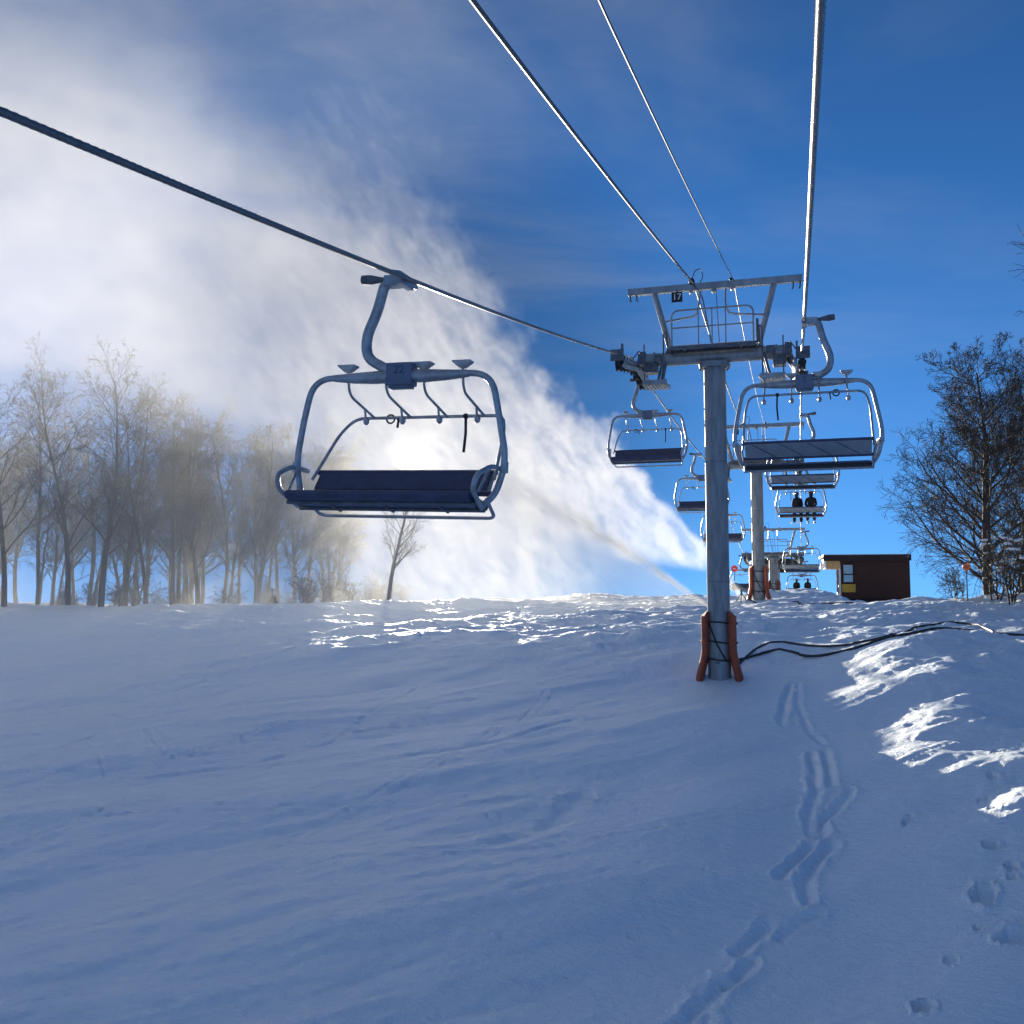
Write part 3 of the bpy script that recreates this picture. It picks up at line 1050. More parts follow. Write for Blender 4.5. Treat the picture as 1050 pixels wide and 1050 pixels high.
up0 = make_chair('nearest uphill empty chair, seen from behind, hanging right of the near tower', chair_loc(17.3, 1), 0, '2')
UP = [up0]
proto = make_chair('chair', chair_loc(35.0, 1), 0)
up_labels = ['second uphill chair, mostly hidden behind the nearest uphill chair',
             'uphill chair carrying two dark riders seen from behind',
             'empty uphill chair beside the far crossarm, just below the chair with two riders',
             'last uphill chair at the top ramp with two riders whose heads show above the snow']
for y, lb in zip((35.0, 50.3, 65.5, 81.5), up_labels):
    c = proto if y == 35.0 else copy_tree(proto)
    c.location = chair_loc(y, 1)
    c['label'] = lb
    UP.append(c)
near = make_chair('large near empty downhill chair hanging before the bright mist, sun at its seat', chair_loc(9.85, -1), math.pi - R(4), '22')
near.rotation_euler.y = R(-2.4)            # hangs slightly askew
near.location.x -= 0.07
near.scale.x = 1.05                         # a slightly broader carrier than the rest
dn_labels = ['empty downhill chair just left of the near tower pole, in front of the spray',
             'empty downhill chair partly cut off by the left edge of the near tower pole',
             'small empty downhill chair peeking out on the right of the near tower pole',
             'farthest downhill chair leaving the return wheel behind the small red marker']
for y, lb in zip((29.6, 44.5, 55.5, 77.0), dn_labels):
    c = copy_tree(proto)
    c.location = chair_loc(y, -1)
    c.rotation_euler.z = math.pi
    c['label'] = lb

# ------------------------------------------------------------------ riders


def make_person(label, loc, lean=0.0, wide=1.0, boot_drop=0.0):
    """A seated rider seen from behind; origin at the hips, facing +Y."""
    bones = [((0, 0, 0), .16), ((0, -.02, .18), .165), ((0, -.03, .36), .185), ((0, -.01, .50), .13), ((0, .01, .58), .075), ((0, .03, .66), .09), ((0, .04, .78), .10)]
    v, e, r = [], [], []
    for i, (p, q) in enumerate(bones):
        v.append((p[0] + lean * p[2] * .2, p[1], p[2])); r.append(q)
        if i: e.append((i - 1, i))
    for s in (-1, 1):
        k = 3
        for p, q in (((s * .18 * wide, 0, .46), .095), ((s * .225 * wide, .06, .22), .085), ((s * .17, .28, .14), .065), ((s * .10, .40, .14), .055)):
            v.append(p); r.append(q); e.append((k, len(v) - 1)); k = len(v) - 1
        k = 0
        for p, q in (((s * .12, .03, -.02), .125), ((s * .15, .42, .0), .11), ((s * .16, .47, -.22), .095), ((s * .16, .46, -.44 - boot_drop), .09), ((s * .17, .60, -.52 - boot_drop), .07)):
            v.append(p); r.append(q); e.append((k, len(v) - 1)); k = len(v) - 1
    me = bpy.data.meshes.new('person')
    me.from_pydata(v, e, [])
    me.materials.append(M['cloth'])
    o = bpy.data.objects.new('person', me)
    COL.objects.link(o)
    o.location = loc
    sk = o.modifiers.new('skin', 'SKIN')
    sk.use_smooth_shade = True
    for i, q in enumerate(r):
        me.skin_vertices[0].data[i].radius = (q, q * .85)
    me.skin_vertices[0].data[0].use_root = True
    ss = o.modifiers.new('subsurf', 'SUBSURF'); ss.levels = ss.render_levels = 2
    tag(o, label, 'person', 'riders on the lift')
    h = MB().ball((lean * .15, .035, .765), .125, 1, 1.12, .98, 14, 10)
    h.build('helmet', M['helmet'], o)
    return o


c3 = UP[2].location
make_person('left rider in dark clothes on the two-person uphill chair', (c3.x - .17, c3.y + .12, c3.z - 2.18), -.3, .95, .06)
make_person('broader right rider in dark clothes on the two-person uphill chair', (c3.x + .46, c3.y + .12, c3.z - 2.16), .2, 1.12)
c5 = UP[4].location
make_person('left rider on the last chair at the top ramp, only head and shoulders showing', (c5.x - .42, c5.y + .12, c5.z - 2.18), 0, 1)
make_person('right rider on the last chair at the top ramp, only head and shoulders showing', (c5.x + .42, c5.y + .12, c5.z - 2.18), .1, 1)
for dx, lb, mt in ((-.33, 'left pair of skis with pale tips hanging under the left rider', 'sign_white'), (.46, 'right pair of dark skis hanging under the broader rider', 'ski')):
    s = MB()
    for q in (-.16, .16):
        cx = c3.x + dx + q + .02
        pts = [(cx, c3.y + .12 + t, c3.z - 2.80 + (.10 * max(0, t - 1.1) - .02 * t)) for t in (-.1, .3, .8, 1.2, 1.35)]
        for a, b in zip(pts[:-1], pts[1:]):
            s._add([(a[0] - .05, a[1], a[2]), (a[0] + .05, a[1], a[2]), (b[0] + .05, b[1], b[2]), (b[0] - .05, b[1], b[2]), (a[0] - .05, a[1], a[2] + .025), (a[0] + .05, a[1], a[2] + .025), (b[0] + .05, b[1], b[2] + .025), (b[0] - .05, b[1], b[2] + .025)],
                   [(0, 3, 2, 1), (4, 5, 6, 7), (0, 1, 5, 4), (1, 2, 6, 5), (2, 3, 7, 6), (3, 0, 4, 7)])
    tag(s.build('skis', M[mt]), lb, 'skis', 'skis of the riders')

# ------------------------------------------------------------------ operator hut
def make_hut():
    root = empty('operator_hut', (4.2, 74.2, gz(4.2, 74.2)), R(4))
    tag(root, 'dark brown lift operator hut with overhanging roof and yellow panel on the crest', 'hut')
    zb = -.40 - root.location.z
    W, D, Hh = 4.55, 3.0, 2.85
    x0 = -1.6
    xm = x0 + W / 2
    MB().box((xm, 0, zb + Hh / 2), (W, D, Hh)).build('wall', M['siding'], root, bevel=.01)
    bt = MB()
    for k in range(15):
        bt.box((xm, -D / 2 - .008, zb + .1 + k * .2), (W, .012, .012))
    bt.build('batten', M['trim'], root)
    r = MB().box((xm - .55, 0, zb + Hh + .09), (W + 1.25, D + .5, .16))
    r.box((xm - .55, -D / 2 - .255, zb + Hh - .02), (W + 1.25, .03, .42))
    r.build('roof', M['trim'], root)
    MB().box((xm - .55, 0, zb + Hh + .205), (W + 1.15, D + .4, .06)).build('roof_snow', M['snow_clump'], root, bevel=.02)
    MB().box((x0 - .50, .0, zb + Hh - .43), (.94, 3.1, .66)).build('soffit', M['soffit'], root)
    MB().box((x0 - 1.0, -.05, zb + Hh - .36), (.05, D + .1, .80)).build('fascia', M['white_paint'], root)
    MB().box((x0 - .07, -D / 2 + .06, zb + 1.2), (.12, .12, 2.4)).build('corner_post', M['white_paint'], root)
    wf = MB()
    wx, wz = x0 + .48, zb + 1.75
    for dx, dz, sx, sz in ((0, .64, .74, .07), (0, -.64, .74, .07), (-.35, 0, .07, 1.21), (.35, 0, .07, 1.21), (0, -.06, .63, .08)):
        wf.box((wx + dx, -D / 2 - .03, wz + dz), (sx, .06, sz))
    w = wf.build('window', M['trim'], root)
    MB().box((wx, -D / 2 - .016, wz), (.63, .012, 1.2)).build('pane', M['glass'], w)
    MB().box((wx + .02, -D / 2 - .03, zb + .72), (.90, .05, .56)).build('panel', M['yellow'], root, bevel=.01)
    MB().box((xm + .1, 0, zb - .18), (W - .3, D - .3, .34)).build('skid_base', M['trim'], root)
    MB().box((xm - .9, 0, zb - .7), (W - 2.0, D - .6, .8)).build('footing', M['trim'], root)


make_hut()

# ------------------------------------------------------------------ markers, hoses, guns


def disc_marker(name, x, y, h, r, mat, label, hang=None):
    z = gz(x, y)
    root = empty(name, (x, y, z))
    tag(root, label, 'marker')
    MB().cyl((0, 0, -.2), (0, 0, h + r * .6), .022, 8).build('post', M['steel'], root)
    d = MB().cyl((0, -.045, h), (0, -.022, h), r, 20)
    d.build('disc', M[mat], root)
    MB().box((0, -.052, h), (r * .7, .006, r * .28)).build('stripe', M['sign_white' if mat == 'red' else 'ink'], root)


disc_marker('red_marker', -4.15, 66.0, 1.95, .22, 'red', 'small red round marker on a thin post in front of the farthest downhill chair')
disc_marker('orange_marker', 6.0, 40.4, 1.28, .14, 'orange', 'small orange round marker on a thin post beside the big bare tree')


def hose(name, pts, r, mat, label, cat='hose', lift=0.0):
    P = fillet([(x, y, 0) for x, y in pts], 1.2, 6)
    Q = []
    for a, b in zip(P[:-1], P[1:]):
        n = max(1, int((b - a).length / .12))
        for k in range(n):
            Q.append(a.lerp(b, k / n))
    Q.append(P[-1])
    xs, ys = np.array([p.x for p in Q]), np.array([p.y for p in Q])
    zs = terrain(xs, ys)
    k = np.hanning(9); k /= k.sum()
    zm = np.convolve(np.pad(zs, 4, 'edge'), k, 'valid')
    zs = np.maximum(zm, zs - r * .5) + r * .75 + lift
    return tag(MB().tube(list(zip(xs, ys, zs)), r, 10).build(name, M[mat]), label, cat)


hose('hose', [(-1.80, 27.6), (-1.2, 29.6), (-0.63, 30.4), (0.71, 29.4), (2.03, 29.7), (3.00, 31.2), (4.55, 32.2), (5.0, 31.1), (5.0, 29.1)], .032, 'hose', 'black hose bending into a loop on the snow right of the near tower')
hose('hose', [(-1.75, 28.2), (-0.62, 29.4), (0.43, 28.5), (1.96, 28.7), (4.54, 29.5), (7.5, 28.0)], .038, 'hose', 'long black hose lying across the snow to the right edge, nearest of the hoses')
hose('hose', [(-2.5, 48.9), (-1.42, 48.0), (0.32, 44.5), (3.06, 43.9), (5.46, 45.0), (9.7, 47.0)], .035, 'hose', 'thin dark hose running right along the crest from the second tower')


def snow_gun(x, y, aim, label):
    z = gz(x, y)
    root = empty('snow_gun', (x, y, z), aim)
    tag(root, label, 'snow gun', 'snow guns making the spray')
    for k in range(3):
        a = 2 * math.pi * k / 3 + .5
        MB().tube([(0, 0, .42), (.34 * math.cos(a), .34 * math.sin(a), -.06)], .022, 6).build('leg', M['steel'], root)
    MB().cyl((0, 0, .3), (0, 0, .62), .05, 10).build('mount', M['steel'], root)
    d = Vector((-.80, 0, .60))
    c = Vector((0, 0, .66))
    MB().tube([c - d * .34, c - d * .2, c + d * .16, c + d * .36], [.07, .10, .10, .055], 14).build('barrel', M['galv'], root)
    MB().tube(fillet([c - d * .3, c - d * .5 + Vector((0, .1, -.3)), (.35, .35, -.02)], .2, 4), .03, 8).build('feed_hose', M['hose'], root)


snow_gun(-2.75, 48.6, 0, 'small snow gun on a tripod at the foot of the second tower')
snow_gun(-3.55, 43.7, 0, 'small snow gun on the ground behind the near tower foot')

# ------------------------------------------------------------------ trees


def perp(d, rnd):
    v = Vector((rnd.uniform(-1, 1), rnd.uniform(-1, 1), rnd.uniform(-1, 1)))
    v = v - d * v.dot(d)
    return v.normalized() if v.length > 1e-4 else d.orthogonal().normalized()


def grow(mbs, rnd, start, d, length, rad, level, maxl, spec):
    nseg = spec['seg'][level]
    P, D = [start.copy()], [d.copy()]
    p, cur = start.copy(), d.copy()
    for i in range(nseg):
        cur = (cur + perp(cur, rnd) * spec['wander'][level] + Vector((0, 0, 1)) * spec['up'][level]).normalized()
        p = p + cur * (length / nseg)
        P.append(p.copy()); D.append(cur.copy())
    taper = spec['taper'][level]
    rr = [max(spec['minr'], rad * (1 - (1 - taper) * i / nseg)) for i in range(nseg + 1)]
    mbs[0 if level == 0 else 1].tube(P, rr, spec['sides'][level], cap=(level == 0))
    if level >= maxl:
        return
    n = spec['n'][level]
    t0 = spec['start'][level]
    for k in range(n):
        t = t0 + (1 - t0) * ((k + rnd.uniform(0.1, .9)) / n)
        f = t * nseg
        i = min(int(f), nseg - 1)
        q = P[i].lerp(P[i + 1], f - i)
        a = R(rnd.uniform(*spec['angle'][level]))
        dd = (D[i] * math.cos(a) + perp(D[i], rnd) * math.sin(a)).normalized()
        if 'bias' in spec and level == 0:
            dd = (dd + Vector(spec['bias'])).normalized()
        L = length * spec['ratio'][level] * (1 - spec['short'][level] * (t - t0) / (1 - t0 + 1e-6)) * rnd.uniform(.7, 1.15)
        grow(mbs, rnd, q, dd, L, max(spec['minr'], rr[i] * spec['rratio'][level]), level + 1, maxl, spec)


FOREST = dict(seg=[9, 5, 4, 3, 2], wander=[.07, .16, .2, .25, .3], up=[.03, .09, .06, .03, .0], taper=[.16, .3, .35, .45, .6], minr=.006,
              sides=[7, 5, 4, 3, 3], n=[26, 7, 5, 4], start=[.22, .25, .2, .2], angle=[(28, 55), (25, 55), (25, 60), (25, 65)], ratio=[.34, .52, .52, .5], short=[.45, .45, .4, .4], rratio=[.36, .5, .58, .62])
SPREAD = dict(seg=[10, 8, 5, 4, 3], wander=[.06, .13, .17, .22, .28], up=[.03, .05, .05, .04, .02], taper=[.14, .22, .3, .4, .6], minr=.0065,
              sides=[9, 6, 4, 3, 3], n=[46, 12, 6, 4], start=[.07, .2, .18, .15], angle=[(38, 74), (26, 55), (26, 58), (25, 60)], ratio=[.60, .46, .56, .62], short=[.66, .5, .4, .3], rratio=[.34, .46, .52, .6])
BUSH = dict(seg=[5, 4, 3, 3], wander=[.16, .2, .25, .3], up=[.05, .04, .02, 0], taper=[.3, .35, .45, .6], minr=.006,
            sides=[5, 4, 3, 3], n=[8, 6, 4], start=[.1, .15, .15], angle=[(25, 65), (25, 65), (25, 65)], ratio=[.62, .55, .5], short=[.4, .4, .4], rratio=[.6, .6, .65])


def make_tree(label, x, y, h, r, seed, spec, maxl, name='bare_tree', group=None, bark='bark', lean=(0, 0), cat='tree', forks=1, snow=0):
    rnd = random.Random(seed)
    root = empty(name, (x, y, gz(x, y) - .15))
    tag(root, label, cat, group)
    mbs = (MB(), MB())
    for k in range(forks):
        d = Vector((lean[0] + (rnd.uniform(-.28, .28) if forks > 1 else 0), lean[1] + (rnd.uniform(-.28, .28) if forks > 1 else 0), 1)).normalized()
        o = Vector((rnd.uniform(-.25, .25), rnd.uniform(-.25, .25), 0)) if forks > 1 else Vector((0, 0, 0))
        grow(mbs, rnd, o, d, h * (1 if k == 0 else rnd.uniform(.6, .95)), r, 0, maxl, spec)
    mbs[0].build('trunk', M[bark], root, angle=80)
    cr = mbs[1].build('crown', M[bark], root, angle=80)
    if snow:
        sb = MB()
        vs = mbs[1].v
        for _ in range(snow):
            v = vs[rnd.randrange(len(vs))]
            q = rnd.uniform(.03, .10)
            sb.ball((v[0], v[1], v[2] + .03), q, 1.5, 1.3, .55, 6, 4, .25, rnd)
        tag(sb.build('snow_clump', M['snow_clump'], root), kind='stuff')
    return root


WOOD = [
    (-38.74, 40.75, 11.7, 0.15, 11, (-0.04, -0.04), 'leftmost'),
    (-40.84, 45.35, 12.6, 0.14, 12, (-0.0, -0.03), 'second from the left'),
    (-37.75, 44.17, 12.6, 0.16, 13, (-0.08, -0.01), 'third from the left'),
    (-35.41, 43.81, 12.2, 0.18, 14, (0.12, 0.03), 'fourth from the left'),
    (-36.81, 47.57, 11.7, 0.15, 15, (0.08, -0.03), 'fifth from the left'),
    (-34.37, 46.20, 10.9, 0.12, 16, (0.03, -0.02), 'sixth from the left'),
    (-34.87, 49.18, 11.3, 0.14, 17, (-0.06, -0.04), 'seventh from the left'),
    (-32.83, 48.74, 10.9, 0.16, 18, (-0.05, 0.04), 'eighth from the left'),
    (-33.75, 52.63, 10.9, 0.14, 19, (0.1, 0.03), 'ninth from the left'),
    (-30.76, 51.43, 10.4, 0.17, 20, (0.09, -0.03), 'tenth from the left'),
    (-32.04, 56.26, 10.4, 0.14, 21, (-0.03, 0.01), 'eleventh from the left'),
    (-29.94, 55.83, 10.0, 0.14, 22, (0.08, 0.04), 'twelfth from the left'),
    (-28.85, 58.24, 9.1, 0.12, 23, (0.11, -0.04), 'rightmost'),
]
front = []
for x, y, h, r, sd, ln, w in WOOD:
    front.append(make_tree('bare grey tree in the front row of the misty left wood, ' + w, x, y, h, r, sd, FOREST, 4, group='front trees of the misty wood', lean=(ln[0] * .45, ln[1])))
BACK = [(-43.3, 57.2, 9.0, 5.44), (-57.4, 56.7, 14.3, 0.51), (-45.0, 63.5, 8.3, 2.38), (-38.5, 60.8, 13.1, 0.99), (-43.7, 49.7, 11.5, 5.80), (-46.6, 67.5, 10.7, 4.69), (-50.5, 52.8, 12.7, 4.56), (-39.2, 50.4, 9.9, 1.32), (-56.2, 65.7, 9.4, 5.57), (-28.7, 52.5, 10.7, 3.09), (-55.3, 55.1, 14.3, 0.70), (-35.9, 52.3, 12.1, 5.62), (-42.4, 47.2, 8.6, 3.39), (-48.0, 47.7, 11.5, 5.78), (-44.8, 57.5, 12.5, 0.59), (-37.1, 53.4, 12.3, 6.02), (-57.3, 58.2, 12.2, 0.94), (-60.2, 69.8, 15.0, 0.76), (-45.9, 72.7, 9.7, 3.84), (-53.5, 54.0, 12.7, 3.71), (-31.5, 52.6, 10.4, 5.43), (-41.6, 59.9, 10.8, 6.19), (-34.7, 49.7, 13.6, 2.06), (-41.2, 53.3, 11.1, 2.04), (-58.0, 60.1, 8.7, 4.92), (-63.0, 62.9, 13.7, 3.12), (-45.0, 66.1, 15.6, 1.12), (-41.9, 56.1, 15.6, 5.44), (-42.5, 59.9, 16.3, 3.59), (-39.1, 71.1, 16.3, 2.60), (-42.6, 62.3, 12.8, 1.92), (-33.6, 57.7, 11.0, 3.93), (-52.1, 61.5, 14.9, 2.15), (-30.6, 61.4, 13.4, 1.27), (-40.2, 60.1, 13.4, 4.69), (-51.3, 62.1, 17.4, 0.63), (-53.5, 55.3, 15.3, 3.86), (-50.6, 58.1, 12.6, 2.88), (-60.6, 62.0, 18.0, 6.00), (-44.4, 71.7, 13.7, 1.81), (-36.2, 70.6, 15.4, 5.92), (-46.2, 68.5, 14.9, 1.20), (-43.1, 56.6, 13.0, 6.04), (-44.2, 53.9, 10.9, 1.06), (-37.3, 62.6, 13.3, 0.61), (-32.8, 65.0, 13.1, 0.37), (-52.8, 54.4, 14.6, 0.94), (-57.7, 59.0, 13.5, 6.27), (-56.1, 60.2, 16.6, 2.57), (-33.1, 66.0, 13.4, 2.58)]
for i, (x, y, h, a) in enumerate(BACK):
    c = copy_tree(front[(i * 5 + 2) % len(front)])
    k = h / 14.0
    c.location = (x, y, gz(x, y) - .15)
    c.rotation_euler.z = a
    c.scale = (k, k, k)
    c['label'] = 'bare tree deep in the misty left wood, behind the front row'
    c['group'] = 'trees deep in the misty wood'
BRUSH = [(-32.1, 49.6, 1.34, 5.92), (-30.9, 52.4, 0.72, 2.92), (-24.9, 50.5, 1.42, 0.71), (-31.3, 43.1, 1.14, 3.60), (-39.5, 40.3, 0.92, 5.75), (-25.3, 43.7, 1.34, 0.87), (-27.7, 42.6, 0.70, 5.47), (-35.9, 41.4, 1.49, 5.48), (-41.1, 50.0, 1.13, 4.26), (-42.8, 49.2, 1.25, 6.07), (-23.8, 46.1, 0.99, 1.04), (-35.6, 39.4, 0.94, 3.79), (-44.4, 45.1, 0.97, 1.95), (-26.4, 47.8, 0.95, 3.02), (-25.6, 42.2, 1.48, 0.14), (-30.2, 51.6, 0.71, 4.95), (-36.1, 46.2, 0.71, 0.29), (-43.4, 49.2, 0.86, 4.75), (-26.9, 53.9, 0.98, 2.23), (-34.5, 49.4, 0.79, 4.70), (-29.3, 52.0, 0.73, 5.94), (-39.3, 42.1, 1.19, 5.77), (-39.6, 49.9, 1.14, 1.96), (-33.5, 41.6, 0.76, 0.93), (-32.5, 52.9, 0.83, 0.30), (-23.3, 49.4, 1.02, 1.49), (-33.4, 50.4, 1.06, 2.65), (-45.8, 48.0, 0.73, 3.10), (-23.7, 43.8, 1.29, 5.96), (-32.3, 50.2, 0.79, 2.73)]
brush = [make_tree('low leafless brush among the trunks of the misty left wood', BRUSH[i][0], BRUSH[i][1] + 6, 2.0, .03, 300 + i, BUSH, 3, 'shrub', 'brush in the misty wood', cat='shrub', forks=4) for i in range(2)]
for i, (x, y, k, a) in enumerate(BRUSH[2:]):
    y, k = y + 6, k * .75
    c = copy_tree(brush[i % 2])
    c.location, c.rotation_euler.z, c.scale = (x, y, gz(x, y) - .1), a, (k * 1.3, k * 1.3, k)
make_tree('slim dark tree standing alone in the mist under the near chair', -21.08, 48.53, 7.0, .13, 77, FOREST, 3, group=None, lean=(.05, 0))
make_tree('big dark bare tree with a wide twiggy crown at the right', 7.31, 43.82, 9.2, .22, 101, SPREAD, 4, bark='bark_snowy', lean=(-.06, 0))
make_tree('bare tree at the right edge just behind the big dark tree', 9.84, 49.78, 10.8, .20, 102, SPREAD, 4, bark='bark_snowy', lean=(.05, 0))
make_tree('tall bare tree mostly beyond the right edge, one twig showing high up', 7.41, 28.22, 10.6, .18, 103, FOREST, 3, bark='bark_snowy', lean=(-.13, 0))
for i, (x, y, h, r, lb) in enumerate(((6.36, 44.59, 1.9, .03, 'small leafless shrub on the crest left of the big bare tree'),
                                  (7.11, 40.64, 2.4, .04, 'snow-flecked shrub right in front of the big bare tree trunk'),
                                  (7.26, 38.60, 2.8, .04, 'snow-flecked shrub at the right edge, nearest of the shrubs'),
                                  (9.16, 47.49, 4.2, .05, 'tallest snow-laden shrub at the right edge behind the others'))):
    make_tree(lb, x, y, h, r, 200 + i, BUSH, 3, 'shrub', 'shrubs under the right trees', 'bark_snowy', cat='shrub', forks=4, snow=(0, 16, 30, 45)[i])

# ------------------------------------------------------------------ spray and mist (grid volumes)


def volume_object(name, label, lo, hi, res, field, mat):
    vol = bpy.data.volumes.new(name)
    o = bpy.data.objects.new(name, vol)
    COL.objects.link(o)
    ng = bpy.data.node_groups.new(name, 'GeometryNodeTree')
    ng.interface.new_socket('Geometry', in_out='INPUT', socket_type='NodeSocketGeometry')
    ng.interface.new_socket('Geometry', in_out='OUTPUT', socket_type='NodeSocketGeometry')
    go = ng.nodes.new('NodeGroupOutput')
    vc = ng.nodes.new('GeometryNodeVolumeCube')
    vc.inputs['Min'].default_value = lo
    vc.inputs['Max'].default_value = hi
    for a, r_ in zip('XYZ', res):
        vc.inputs['Resolution ' + a].default_value = r_
    pos = ng.nodes.new('GeometryNodeInputPosition')
    sep = ng.nodes.new('ShaderNodeSeparateXYZ')
    ng.links.new(pos.outputs[0], sep.inputs[0])
    x, y, z = (V(ng, sep.outputs[i]) for i in range(3))
    d = field(ng, pos.outputs[0], x, y, z)
    ng.links.new(d.s, vc.inputs['Density'])
    sm = ng.nodes.new('GeometryNodeSetMaterial')
    sm.inputs['Material'].default_value = mat
    ng.links.new(vc.outputs[0], sm.inputs[0])
    ng.links.new(sm.outputs[0], go.inputs[0])
    md = o.modifiers.new('density', 'NODES')
    md.node_group = ng
    vol.materials.append(mat)
    tag(o, label, 'snow mist', kind='stuff')
    return o


def volume_material(name, density, aniso, halo=0.0, color=(0.61, 0.59, 0.52), absorb=0.0):
    m = bpy.data.materials.new(name)
    m.use_nodes = True
    nt = m.node_tree
    nt.nodes.clear()
    out = nt.nodes.new('ShaderNodeOutputMaterial')
    at = nt.nodes.new('ShaderNodeAttribute')
    at.attribute_name = 'density'
    d = V(nt, at.outputs['Fac'])
    last = None
    for g, k in ((aniso, 1.0 - halo), (0.985, halo)):       # broad scattering and a narrow added lobe for the camera's bloom round the sun
        if not k: continue
        vs = nt.nodes.new('ShaderNodeVolumeScatter')
        vs.inputs['Color'].default_value = (*color, 1)
        vs.inputs['Anisotropy'].default_value = g
        nt.links.new((d * (density * k)).s, vs.inputs['Density'])
        if last is None: last = vs
        else:
            ad = nt.nodes.new('ShaderNodeAddShader')
            nt.links.new(last.outputs[0], ad.inputs[0]); nt.links.new(vs.outputs[0], ad.inputs[1])
            last = ad
    if absorb:                                              # added absorption darkens the spray in place of its own shade
        va = nt.nodes.new('ShaderNodeVolumeAbsorption')
        va.inputs['Color'].default_value = (0, 0, 0, 1)
        nt.links.new((d * absorb).s, va.inputs['Density'])
        ad = nt.nodes.new('ShaderNodeAddShader')
        nt.links.new(last.outputs[0], ad.inputs[0]); nt.links.new(va.outputs[0], ad.inputs[1])
        last = ad
    nt.links.new(last.outputs[0], out.inputs['Volume'])
    return m


def gauss(a, w):
    q = a / w
    return (q * q * -1.0).exp()


def plume_field(nt, P, x, y, z):
    s = -2.6 - x
    h = z + 0.4
    sp = s.max(0.0)
    k = (s - 9.0).max(0.0)
    # curling fibres that follow the throw of the gun
    along, across = x * -0.62 + h * 0.78, x * 0.78 + h * 0.62
    wn = noise(nt, P, 0.45, 2, 0.5)
    fib = noise(nt, vec(nt, along * 0.55 + wn * 1.5, y * 1.1, across * 1.5 + wn * 2.4), 1.0, 5, 0.62, 0.7)
    puff = noise(nt, vec(nt, x + 3.0, y, h), 0.22, 4, 0.6, 0.4)
    edge = noise(nt, P, 0.62, 5, 0.62)
    big = noise(nt, P, 0.2, 3, 0.6)
    hu = 0.35 + sp * 1.25 + k * k * 0.10 + (edge - 0.5) * (sp * 0.8 + 0.3) + (big - 0.5) * (sp * 1.0)
    a = ((hu - h) / (sp * 0.10 + 0.22 + k * 0.9)).smooth()
    hl = (sp * 0.85).min(1.3 + sp * 0.10) - 0.15
    b = ((h - hl) / (sp * 0.2 + 0.15)).smooth().max(((s - 5.5) / 6.0).smooth())
    w = (sp * 0.10 + 0.32).min(2.0)
    yy = gauss(y - (49.0 + sp * 0.08), w)
    amp = 1.0 / (1.0 + sp * 0.22)
    left = 1.0 - ((s - 14.0) / 22.0).smooth() * 0.75
    top = ((h - 7.0).max(0.0) * -0.11).exp()
    tex = ((fib - 0.42) * 4.2).clamp() * (((puff - 0.32) * 3.0).clamp() * 0.7 + 0.3) + 0.14
    return (a * b * yy * amp * left * top * tex * ((s + 0.1) * 4.0).clamp() - 0.002).max(0.0)


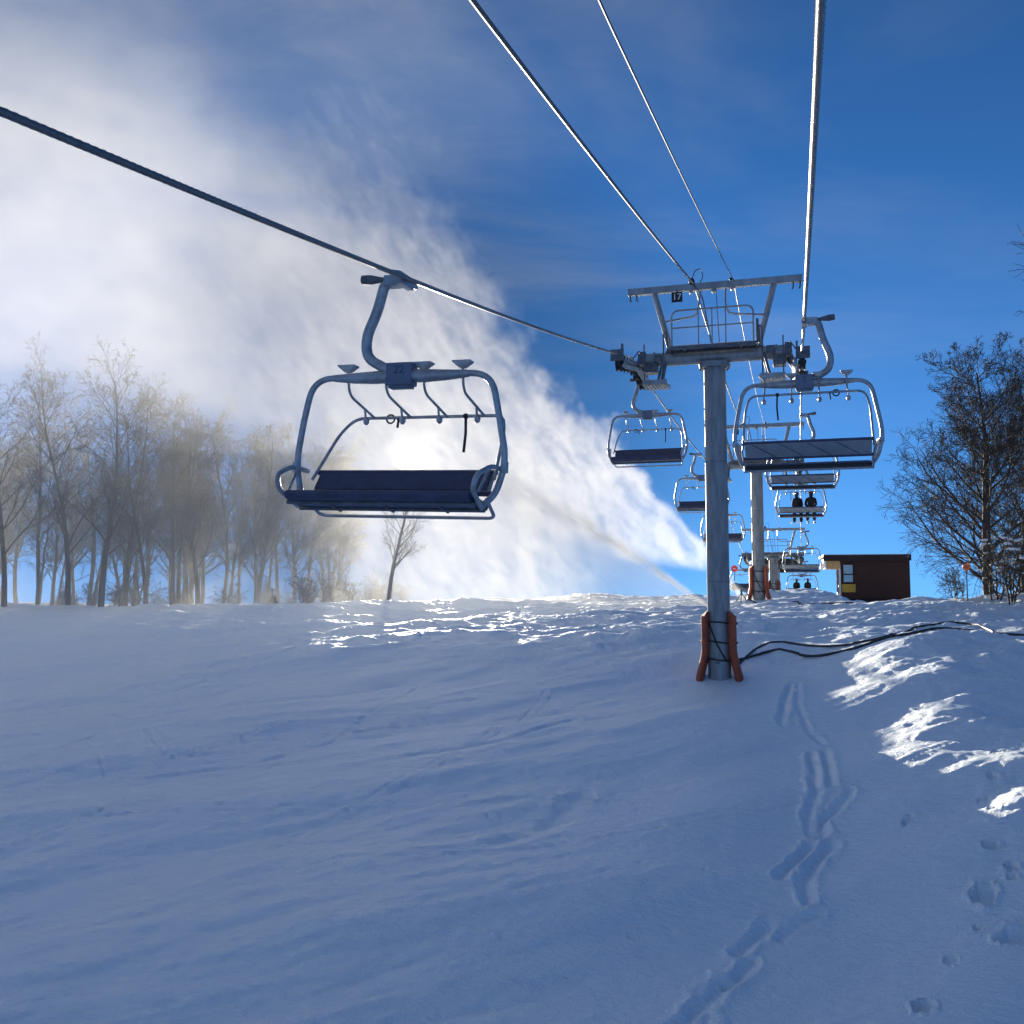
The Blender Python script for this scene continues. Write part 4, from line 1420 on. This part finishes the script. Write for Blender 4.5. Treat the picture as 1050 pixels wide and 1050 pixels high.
def mist_field(nt, P, x, y, z):
    s = -4.0 - x
    h = z + 0.9
    n1 = noise(nt, vec(nt, x, y, h * 1.4), 0.085, 5, 0.6, 0.5)
    n2 = noise(nt, vec(nt, x * 0.8, y, h * 1.2), 0.42, 4, 0.6, 0.6)
    wood = ((s - 15.0) / 14.0).smooth()                       # clearer air low among the trees
    low = (h * -0.07).exp() * (0.95 - 0.15 * wood) + (h * -0.6).exp() * 1.0 * wood
    high = gauss(h - 13.0, 9.0) * (0.55 + 0.35 * wood) + gauss(h - 25.0, 9.0) * (0.42 + 0.10 * wood)
    big = noise(nt, vec(nt, x, y, h), 0.16, 4, 0.6, 0.8)
    edge = ((s * 1.35 + 0.5 - h + (big - 0.5) * (h * 1.1 + 1.0)) / (h * 0.50 + 2.5)).smooth()
    side = ((s - 4.0) / 9.0).smooth() * (1.0 - ((s - 34.0) / 34.0).smooth() * 0.6)
    ends = ((y - 27.0) / 6.0).smooth() * ((54.0 - y) / 8.0).smooth() * ((x + 78.0) / 8.0).smooth() * ((36.0 - z) / 14.0).smooth()
    tex = (((n1 - 0.30) * 2.6).clamp() * 0.8 + 0.2) * (((n2 - 0.22) * 2.2).clamp() * 0.8 + 0.2)
    return ((low + high) * edge * side * ends * tex - 0.01).max(0.0)


def jet_field(nt, P, x, y, z):
    s = -3.75 - x
    sp = s.max(0.0)
    wn = noise(nt, P, 1.1, 3, 0.55)
    ax = sp * 0.74 - sp * sp * 0.012 - 0.72
    w = 0.07 + sp * 0.045
    dz = z - ax + (wn - 0.5) * (sp * 0.14)
    dy = y - 43.75
    fib = noise(nt, vec(nt, x * 1.0, y * 2.6, (z - ax) * 3.2), 1.6, 5, 0.65, 0.6)
    core = (((dz * dz + dy * dy) / (w * w)) * -1.0).exp() * (sp * -0.24).exp()
    veil = (dz * -0.6).max(0.0)
    fall = ((0.0 - dz) / 0.35).smooth() * (veil * -0.55).exp() * gauss(dy, w * 2.2 + 0.3) * 0.045
    top = ((dz + 0.0) / 0.3).smooth() * (dz.max(0.0) * -1.1).exp() * gauss(dy, w * 2.0 + 0.2) * 0.035 * ((s - 1.0) / 3.0).smooth()
    end = ((12.6 - s) / 3.5).smooth() * ((s + 0.05) * 8.0).clamp()
    return ((core * ((fib - 0.36) * 4.5).clamp() + (fall + top) * (fib * 1.3)) * end - 0.0006).max(0.0)


volume_object('snow_plume', 'bright white plume of artificial snow blown up and left from behind the near tower',
              (-42, 38, -1.5), (-2.3, 60, 30), (300, 90, 240), plume_field, volume_material('blown_snow', 3.2, 0.10))
volume_object('snow_mist', 'pale drifting snow mist glowing round the sun and veiling the left wood',
              (-80, 26, -3), (-4, 55, 37), (190, 73, 100), mist_field, volume_material('drifting_mist', 0.074, 0.06, 0.0007))
volume_object('snow_jet', 'narrow grey jet of artificial snow rising from the ground left of the near tower foot',
              (-16.5, 41.3, -1.6), (-3.6, 46.2, 8.5), (260, 70, 200), jet_field, volume_material('dense_snow_jet', 7.0, 0.0, 0.0, (1.0, 1.0, 1.0), 2.6))
